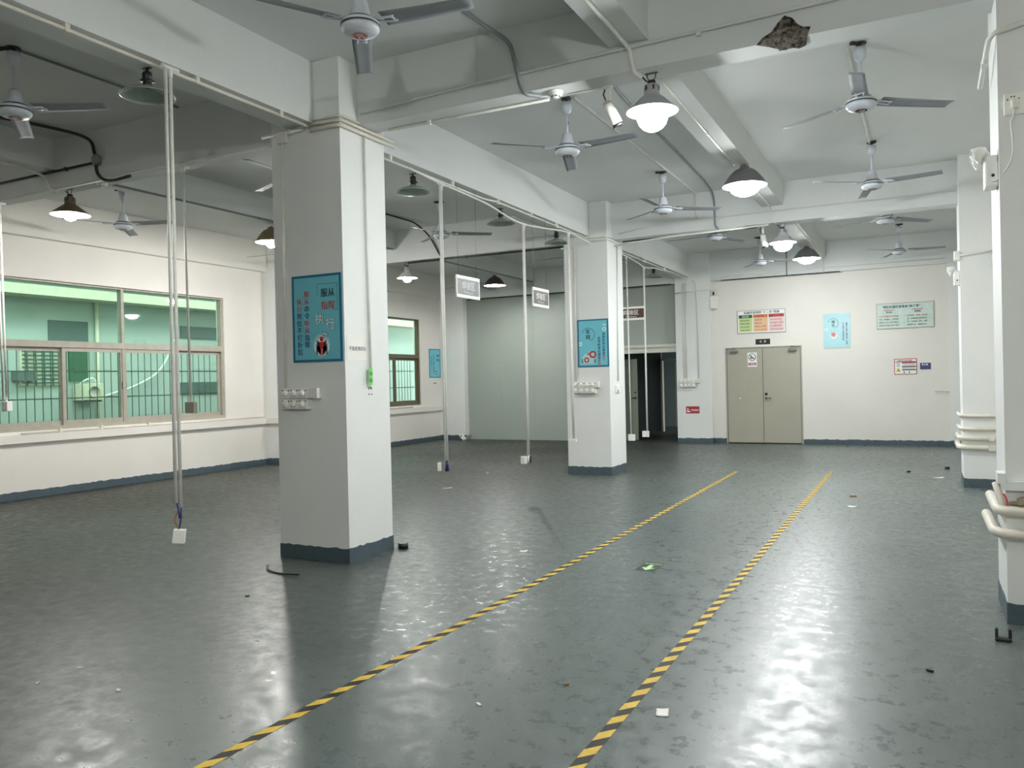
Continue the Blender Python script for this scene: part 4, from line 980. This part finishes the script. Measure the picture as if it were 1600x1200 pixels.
# ------------------------------------------------------------------ cameras, detectors, emergency lights
def cctv(loc, label, yaw, tilt, s=1):
    t = thing('security_camera', loc, label, 'camera'); L_ = Vector(loc)
    obj('mount', MB().bbox(L_+Vector((-.035, -.03, -.012)), L_+Vector((.035, .03, 0)), M_WHITE).bbox(L_+Vector((-.018, -.018, -.13)), L_+Vector((.018, .018, -.01)), M_WHITE, .008).tube([L_+Vector((-.03, 0, -.02)), L_+Vector((-.045, .0, -.06)), L_+Vector((-.02, 0, -.12))], .006, M_BLACK, 6), t)
    R = Matrix.Rotation(yaw, 3, 'Z') @ Matrix.Rotation(tilt, 3, 'Y')
    c = L_+Vector((0, 0, -.16)); body = MB()
    body.lathe([(0, -.08*s), (.036, -.08*s), (.042, -.07*s), (.045, .08*s), (.043, .10*s), (0, .10*s)], M_WHITE, c+R @ Vector((0, 0, .06*s)), 20, R)
    obj('body', body, t)
    obj('lens_rim', MB().lathe([(0, 0), (.046, 0), (.046, .022), (.03, .024), (.03, .01), (0, .01)], M_BLACK, c+R @ Vector((0, 0, .158*s)), 20, R), t, label='black lens rim')
    obj('sun_visor', MB().obox(c+R @ Vector((.0, .0, -.03)), (.06, .04, .03), R, M_ALU), t)
    return t
cctv((-2.20, 6.19, ZB), 'white bullet camera hanging beside the largest lamp', .6, PI-.45)
cctv((-2.12, 12.95, 3.915), 'white bullet camera hanging beside the lit lamp of the second cross beam', .6, PI-.2)
def detector(loc, label, r=.055):
    t = thing('smoke_detector', loc, label, 'smoke detector')
    obj('base', MB().lathe([(0, 0), (r, 0), (r*1.02, -.012), (0, -.012)], M_WHITE, loc, 24), t)
    obj('sensor_head', MB().lathe([(r*.92, -.012), (r*.9, -.03), (r*.55, -.036), (r*.5, -.05), (0, -.052)], M_WHITE, loc, 24), t)
    s = MB()
    for k in range(6):
        a = k*PI/3; s.obox(Vector(loc)+Vector((r*.56*math.cos(a), r*.56*math.sin(a), -.042)), (.005, .018, .009), Matrix.Rotation(a, 3, 'Z'), M_BLACK, .001)
    obj('slots', s, t)
detector((-2.62, 6.08, ZB), 'round white smoke detector under the nearest cross beam', .062)
detector((-8.3, 6.1, ZB), 'smoke detector under the left cross beam beside the brown lamp', .06)

def emergency(x, y, z, label, k=1):
    t = thing('emergency_light', (x, y, z), label, 'emergency light')
    obj('case', MB().bbox((x-.075, y-.06, z), (x, y+.09, z+.20), M_WHITE, .012).lathe([(0, 0), (.01, 0), (.01, .004), (0, .004)], M_BLACK, (x-.03, y-.06, z+.07), 10, Matrix.Rotation(PI/2, 3, 'X')), t)
    obj('swivel', MB().tube([(x-.045, y, z+.20), (x-.06, y, z+.235)], .012, M_WHITE), t)
    for dy, dz in ((-.02, .025), (.105, .01)):
        R = Matrix.Rotation(-PI/2-.45, 3, 'Y'); c = Vector((x-.06, y+dy, z+.22+dz))
        h = obj('lamp_head', MB().lathe([(0, 0), (.02, 0), (.042, .03), (.052, .075), (.05, .08), (.048, .076), (.0, .045)], M_WHITE, c, 20, R), t)
        obj('lens', MB().lathe([(0, .072), (.046, .074), (.0, .078)], M_DISH, c, 20, R), h)
    return t
emergency(.475, 5.99, 2.76, 'white twin-head emergency light on the pillar at the right edge')
emergency(.53, 12.62, 2.76, 'small twin-head emergency light on the far right pillar')
t = thing('emergency_light', (-4.29, 19.05, 3.18), 'white emergency light box beside the back wall pillar top', 'emergency light')
obj('case', MB().bbox((-4.36, 19.02, 3.18), (-4.20, 19.2, 3.47), M_WHITE, .012), t)
obj('bracket', MB().bbox((-4.35, 19.06, 3.47), (-4.24, 19.2, 3.62), M_TRIMW, .006).box((-4.30, 19.055, 3.50), (-4.26, 19.06, 3.58), M_BLACK), t)

# ------------------------------------------------------------------ right pillars: socket, conduits, pipes
t = thing('wall_socket', (.56, 5.88, 3.17), 'white double socket with plug on the pillar at the right edge', 'socket')
obj('faceplate', MB().bbox((.505, 5.855, 3.175), (.615, 5.88, 3.31), M_WHITE, .006), t)
h = MB()
for x, z in ((.525, 3.27), (.545, 3.285), (.56, 3.285), (.585, 3.27)): h.box((x-.004, 5.853, z-.004), (x+.004, 5.856, z+.004), M_BLACK)
obj('socket_holes', h, t)
obj('faceplate', MB().bbox((.618, 5.855, 3.175), (.73, 5.88, 3.31), M_WHITE, .006), t)
pl = thing('power_plug', (.56, 5.85, 3.22), 'white plug and thin cord looping from the right pillar socket to the emergency light', 'plug')
obj('plug_body', MB().bbox((.540, 5.815, 3.205), (.585, 5.856, 3.262), M_WHITE, .01), pl)
obj('cord', MB().tube(flow([(.556, 5.83, 3.21), (.553, 5.83, 3.17), (.538, 5.835, 3.12), (.545, 5.84, 3.02), (.545, 5.85, 2.93), (.515, 5.86, 2.85), (.47, 5.91, 2.80), (.44, 5.925, 2.79)]), .0045, M_PVC, 6), pl)
conduit('white conduit wrapping the top of the pillar at the right edge', [(1.2, 5.855, 3.84), (.62, 5.855, 3.73), (.47, 5.84, 3.70), (.435, 5.88, 3.68), (.43, 5.96, 3.66), (.41, 6.35, 3.52)], .017, M_PVC, [(.425, 6.12, 3.6)], clip_dir=(0, 0, 0))
# pipes low on the near right pillar
P50 = .031
conduit('upper thick white pipe bent round the pillar at the right edge', [(.435, 6.55, .72), (.43, 5.865, .72), (.465, 5.835, .715), (.60, 5.835, .715), (1.25, 5.835, .715)], P50, M_PVC2, name='drain_pipe', seg=14)
conduit('lower thick white pipe bent round the pillar at the right edge', [(.41, 6.55, .585), (.41, 5.87, .585), (.46, 5.82, .575), (.60, 5.82, .575), (1.25, 5.82, .575)], P50, M_PVC2, name='drain_pipe', seg=14)
conduit('short upright pipe stub joining the upper thick pipe on the right pillar', [(.425, 5.93, .88), (.445, 5.89, .80), (.46, 5.87, .73)], .022, M_PVC2, name='drain_pipe', seg=12)
tag(obj('rag', MB().tube(flow([(.49, 5.86, .762), (.54, 5.85, .768), (.60, 5.845, .79), (.68, 5.85, .795), (.8, 5.85, .785)]), [.012]*8+[.028]*8+[.035]*16+[.02], M_RAG, 9)), 'crumpled tan rag stuffed above the thick pipes on the right pillar', 'rag')
tag(obj('wire_scrap', MB().tube(flow([(.462, 5.86, .82), (.475, 5.845, .79), (.482, 5.84, .75)]), .005, M_INKR, 6)), 'short red wire on the thick pipes at the right pillar', 'wire')
struct('trim_5', MB().box((.45, 5.83, .845), (1.3, 5.88, .90), M_COLM).box((.43, 5.835, .885), (.475, 5.98, .95), M_COLM), 'plaster ledge on the right edge pillar above the pipes')
# far right pillar pipes
for z, r, lab in ((.975, .022, 'topmost pipe across the far right pillar'), (.80, .022, 'second pipe from the top across the far right pillar'), (.675, .03, 'third pipe from the top across the far right pillar'), (.55, .036, 'lowest thick pipe across the far right pillar')):
    x0 = .53-r-.015
    conduit(lab, [(x0, 13.15, z+.015), (x0, 12.50-r, z+.01), (.60, 12.50-r-.01, z), (1.28, 12.50-r-.01, z)], r, M_PVC2, [(.86, 12.50-r-.01, z)] if r > .025 else (), name='drain_pipe', seg=12, clip_dir=(0, 0, 0))
conduit('thin conduit across the upper part of the far right pillar', [(.50, 12.47, 3.15), (.92, 12.47, 3.185)], .012)
tag(obj('junction_box', MB().bbox((.46, 12.46, 3.09), (.53, 12.6, 3.22), M_WHITE, .008)), 'small white box on the corner of the far right pillar', 'junction box')
tag(obj('wall_speaker', MB().lathe([(0, 0), (.165, 0), (.165, .06), (.14, .08), (0, .08)], M_COLM, (1.06, 12.5, 3.07), 32, Matrix.Rotation(PI/2, 3, 'X'))), 'round grey disc fixture on the far right pillar behind the near pillar edge', 'speaker')
tag(obj('wall_rail', MB().tube([(.30, 19.16, 1.17), (.57, 19.12, 1.16)], .010, M_PVC2)), 'short thin pipe stub on the back wall beside the far right pillar', 'pipe')

# broken concrete corner of the nearest cross beam
def spall():
    mb = MB(); random.seed(3)
    # irregular shape hugging the lower front edge: front-face outline then soffit outline
    z0 = ZB
    F = [(-1.02, 0), (-.97, .055), (-.90, .085), (-.85, .15), (-.795, .20), (-.735, .165), (-.70, .11), (-.655, .075), (-.60, .065), (-.625, 0)]
    S = [(-.625, 0), (-.64, .10), (-.66, .19), (-.71, .16), (-.74, .12), (-.80, .17), (-.87, .20), (-.88, .09), (-.95, .05), (-1.02, 0)]
    F = [(-.81+(a+.81)*.88, b*.86) for a, b in F]; S = [(-.81+(a+.81)*.88, b) for a, b in S]
    cF = Vector((-.82, 5.905, z0+.05)); cS = Vector((-.79, 6.04, z0-.042)); e = Vector((-.81, 5.935, z0-.012))
    def dis(v, a): return v+Vector((random.uniform(-a, a), random.uniform(-a, a), random.uniform(-a, a)))
    def grid(outline, c, fn):
        ring = [fn(a, b, -.002) for a, b in outline]; mid = [dis(p.lerp(c, .45), .010) for p in ring]; inn = [dis(p.lerp(c, .78), .014) for p in ring]
        R_ = [[mb.bm.verts.new(p) for p in q] for q in (ring, mid, inn)]; cc = mb.bm.verts.new(c)
        for A, Bq in zip(R_, R_[1:]):
            for k in range(len(A)-1): mb.face([A[k], A[k+1], Bq[k+1], Bq[k]], M_CONC)
            mb.face([A[-1], A[0], Bq[0], Bq[-1]], M_CONC)
        for k in range(len(R_[2])): mb.face([R_[2][k], R_[2][(k+1) % len(R_[2])], cc], M_CONC)
    grid(F, cF, lambda a, b, t: Vector((a, 5.96+t, z0+b-.004)))
    grid(S, cS, lambda a, b, t: Vector((a, 5.955+b, z0+t)))
    random.seed(11)
    return mb
tag(obj('broken_concrete', spall()), 'broken dark concrete corner in the underside of the nearest cross beam', 'broken concrete')

# ------------------------------------------------------------------ floor: tapes, sticker, litter
def tape(x, y0, y1, m, label, w=.06):
    mb = MB(); n = 40
    for i in range(n):
        a, b = y0+(y1-y0)*i/n, y0+(y1-y0)*(i+1)/n
        mb.box((x-w/2, a, 0), (x+w/2, b, .0016), m)
    bmesh.ops.remove_doubles(mb.bm, verts=mb.bm.verts[:], dist=1e-5)
    tag(obj('floor_tape', mb), label, 'floor tape', 'hazard tapes marking the aisle')
tape(-2.72, .4, 13.5, tape_mat('hazard_tape_worn', .85), 'left yellow and black hazard tape, scuffed at its near end')
tape(-1.285, .4, 13.9, tape_mat('hazard_tape', .2), 'right yellow and black hazard tape, cleaner than the other')
s = MB(); s.keep = True; z = .0015
s.box((-2.135, 6.385, 0), (-1.965, 6.70, z), M_STKG)
s.poly([Vector((a, b, z+.0006)) for a, b in ((-2.07, 6.60), (-2.03, 6.60), (-2.03, 6.50), (-1.99, 6.50), (-2.05, 6.41), (-2.11, 6.50), (-2.07, 6.50))], M_ARROW)
s.text('安全出口', (-2.125, 6.625, z+.0006), (1, 0, 0), (0, 1, 0), .05, M_ARROW, .02, w=.15)
tag(obj('floor_arrow_sticker', s), 'dark green floor sticker with pale arrow between the two hazard tapes', 'sticker')
def sheet(x, y, w, d, rot, m, label, name='paper_scrap', cat='scrap', lift=.012):
    mb = MB(); R = Matrix.Rotation(rot, 3, 'Z'); n = 4; V = []
    for i in range(n+1):
        V.append([mb.bm.verts.new(Vector((x, y, 0)) + R @ Vector((w*(i/n-.5), d*(j/n-.5), .0015+lift*((i/n-.5)**2*2+(j/n)*(i/n)*.6)))) for j in range(n+1)])
    for i in range(n):
        for j in range(n): mb.face([V[i][j], V[i+1][j], V[i+1][j+1], V[i][j+1]], m, True)
    mb.keep = True
    ret = bmesh.ops.extrude_face_region(mb.bm, geom=mb.bm.faces[:])
    for v in ret['geom']:
        if isinstance(v, bmesh.types.BMVert): v.co.z += .0012
    return tag(obj(name, mb), label, cat)
def chip(x, y, w, d, h, rot, m, label, name='debris_chip', cat='debris'):
    return tag(obj(name, MB().obox(Vector((x, y, h/2)), (w, d, h), Matrix.Rotation(rot, 3, 'Z'), m, .003)), label, cat)
sheet(-1.116, 3.707, .058, .085, .25, M_PAPER, 'white paper square on the floor right of the cleaner hazard tape', lift=.005)
sheet(.24, 13.5, .16, .05, .5, M_PAPER, 'white paper strip on the floor before the far right pillar')
sheet(-.73, 10.33, .10, .06, -.4, M_PAPER, 'torn white scrap on the floor right of the far end of the cleaner tape')
chip(-.78, 11.19, .08, .05, .018, .3, M_BROWN, 'brown scrap on the floor just behind the torn white scrap')
chip(-1.673, 3.85, .028, .014, .01, .9, M_BROWN, 'small tan scrap on the floor between the two tapes')
chip(-1.969, 3.44, .035, .014, .007, -.6, M_PAPER, 'small pale sliver between the tapes, nearer the camera than the tan scrap')
sheet(-6.341, 10.28, .15, .035, .5, M_PAPER, 'white strip on the floor below the blue plug pipe pair')
sheet(-3.314, 6.70, .07, .03, .3, M_PAPER, 'white sliver on the floor between the nearest pillar and the left tape')
sheet(-4.33, 2.72, .014, .03, .5, M_PAPER, 'tiny white scrap on the dark floor, closest to the left photo edge', lift=.005)
sheet(-4.335, 2.97, .03, .012, .5, M_PAPER, 'tiny white sliver on the dark floor behind the closest scrap', lift=.005)
chip(-3.82, 2.83, .03, .02, .007, -.2, M_PAPER, 'bent white chip on the dark floor left of the scuffed tape')
chip(.026, 4.79, .035, .018, .012, -.5, M_BLACK, 'small black bit on the floor before the right pillar')
chip(-4.586, 4.51, .03, .02, .01, .3, M_BLACK, 'small black bit on the floor before the nearest pillar')
chip(-.164, 14.15, .05, .035, .025, .3, M_BLACK, 'black lump on the floor in front of the back wall boards')
chip(.39, 14.75, .06, .045, .04, .6, M_DARK, 'dark lump on the floor beside the far right pillar')
chip(-6.7, 12.2, .03, .03, .012, 0, M_PAPER, 'white speck on the floor left of the farther pillar')
r = thing('tape_roll', (-4.50, 6.60, 0), 'black tape roll lying beside the nearest pillar foot', 'tape roll')
obj('roll', MB().lathe([(.035, 0), (.05, 0), (.05, .052), (.035, .052), (.035, 0)], M_BLACK, (-4.475, 6.42, 0), 28), r)
obj('core', MB().lathe([(.030, 0.001), (.035, 0.001), (.035, .053), (.030, .053), (.030, .001)], M_ALU, (-4.475, 6.42, 0), 28), r)
tag(obj('cable_scrap', MB().tube(flow([(-5.14, 5.30, .02), (-5.03, 5.20, .012), (-4.85, 5.14, .012), (-4.64, 5.14, .022)]), .009, M_BLACK, 8)), 'curved black cable offcut on the floor before the nearest pillar', 'cable offcut')
u = MB(); u.bbox((.375, 5.475, 0), (.46, 5.52, .022), M_BLACK, .006).bbox((.375, 5.48, .02), (.392, 5.515, .075), M_BLACK, .003).bbox((.443, 5.48, .02), (.46, 5.515, .075), M_BLACK, .003)
tag(obj('clamp_bracket', u), 'black U-shaped clamp on the floor by the right edge pillar', 'clamp')
t = thing('folded_sheet', (-11.0, 18.75, 0), 'bent white sheet metal piece on the floor in the far left corner', 'sheet piece')
f = MB(); A = [(-11.16, 18.72, 0), (-11.04, 18.66, .0), (-10.92, 18.60, 0)]
f.tube([(-11.16, 18.80, .0), (-11.05, 18.74, .17), (-10.93, 18.70, .02)], .022, M_WHITE, 6); obj('bent_edge', f, t)
f = MB(); f.obox(Vector((-10.92, 18.86, .085)), (.18, .22, .012), Matrix.Rotation(-.9, 3, 'Y') @ Matrix.Rotation(.2, 3, 'Z'), M_WHITE).obox(Vector((-11.10, 18.86, .085)), (.18, .22, .012), Matrix.Rotation(.9, 3, 'Y'), M_WHITE); obj('side_flap', f, t)

# stray marks on the slab
tag(obj('ceiling_stub', MB().tube([(-3.5, 8.45, ZC), (-3.5, 8.45, ZC-.03)], .012, M_DARK)), 'small dark bolt stub in the ceiling left of the lamp side fan', 'bolt')
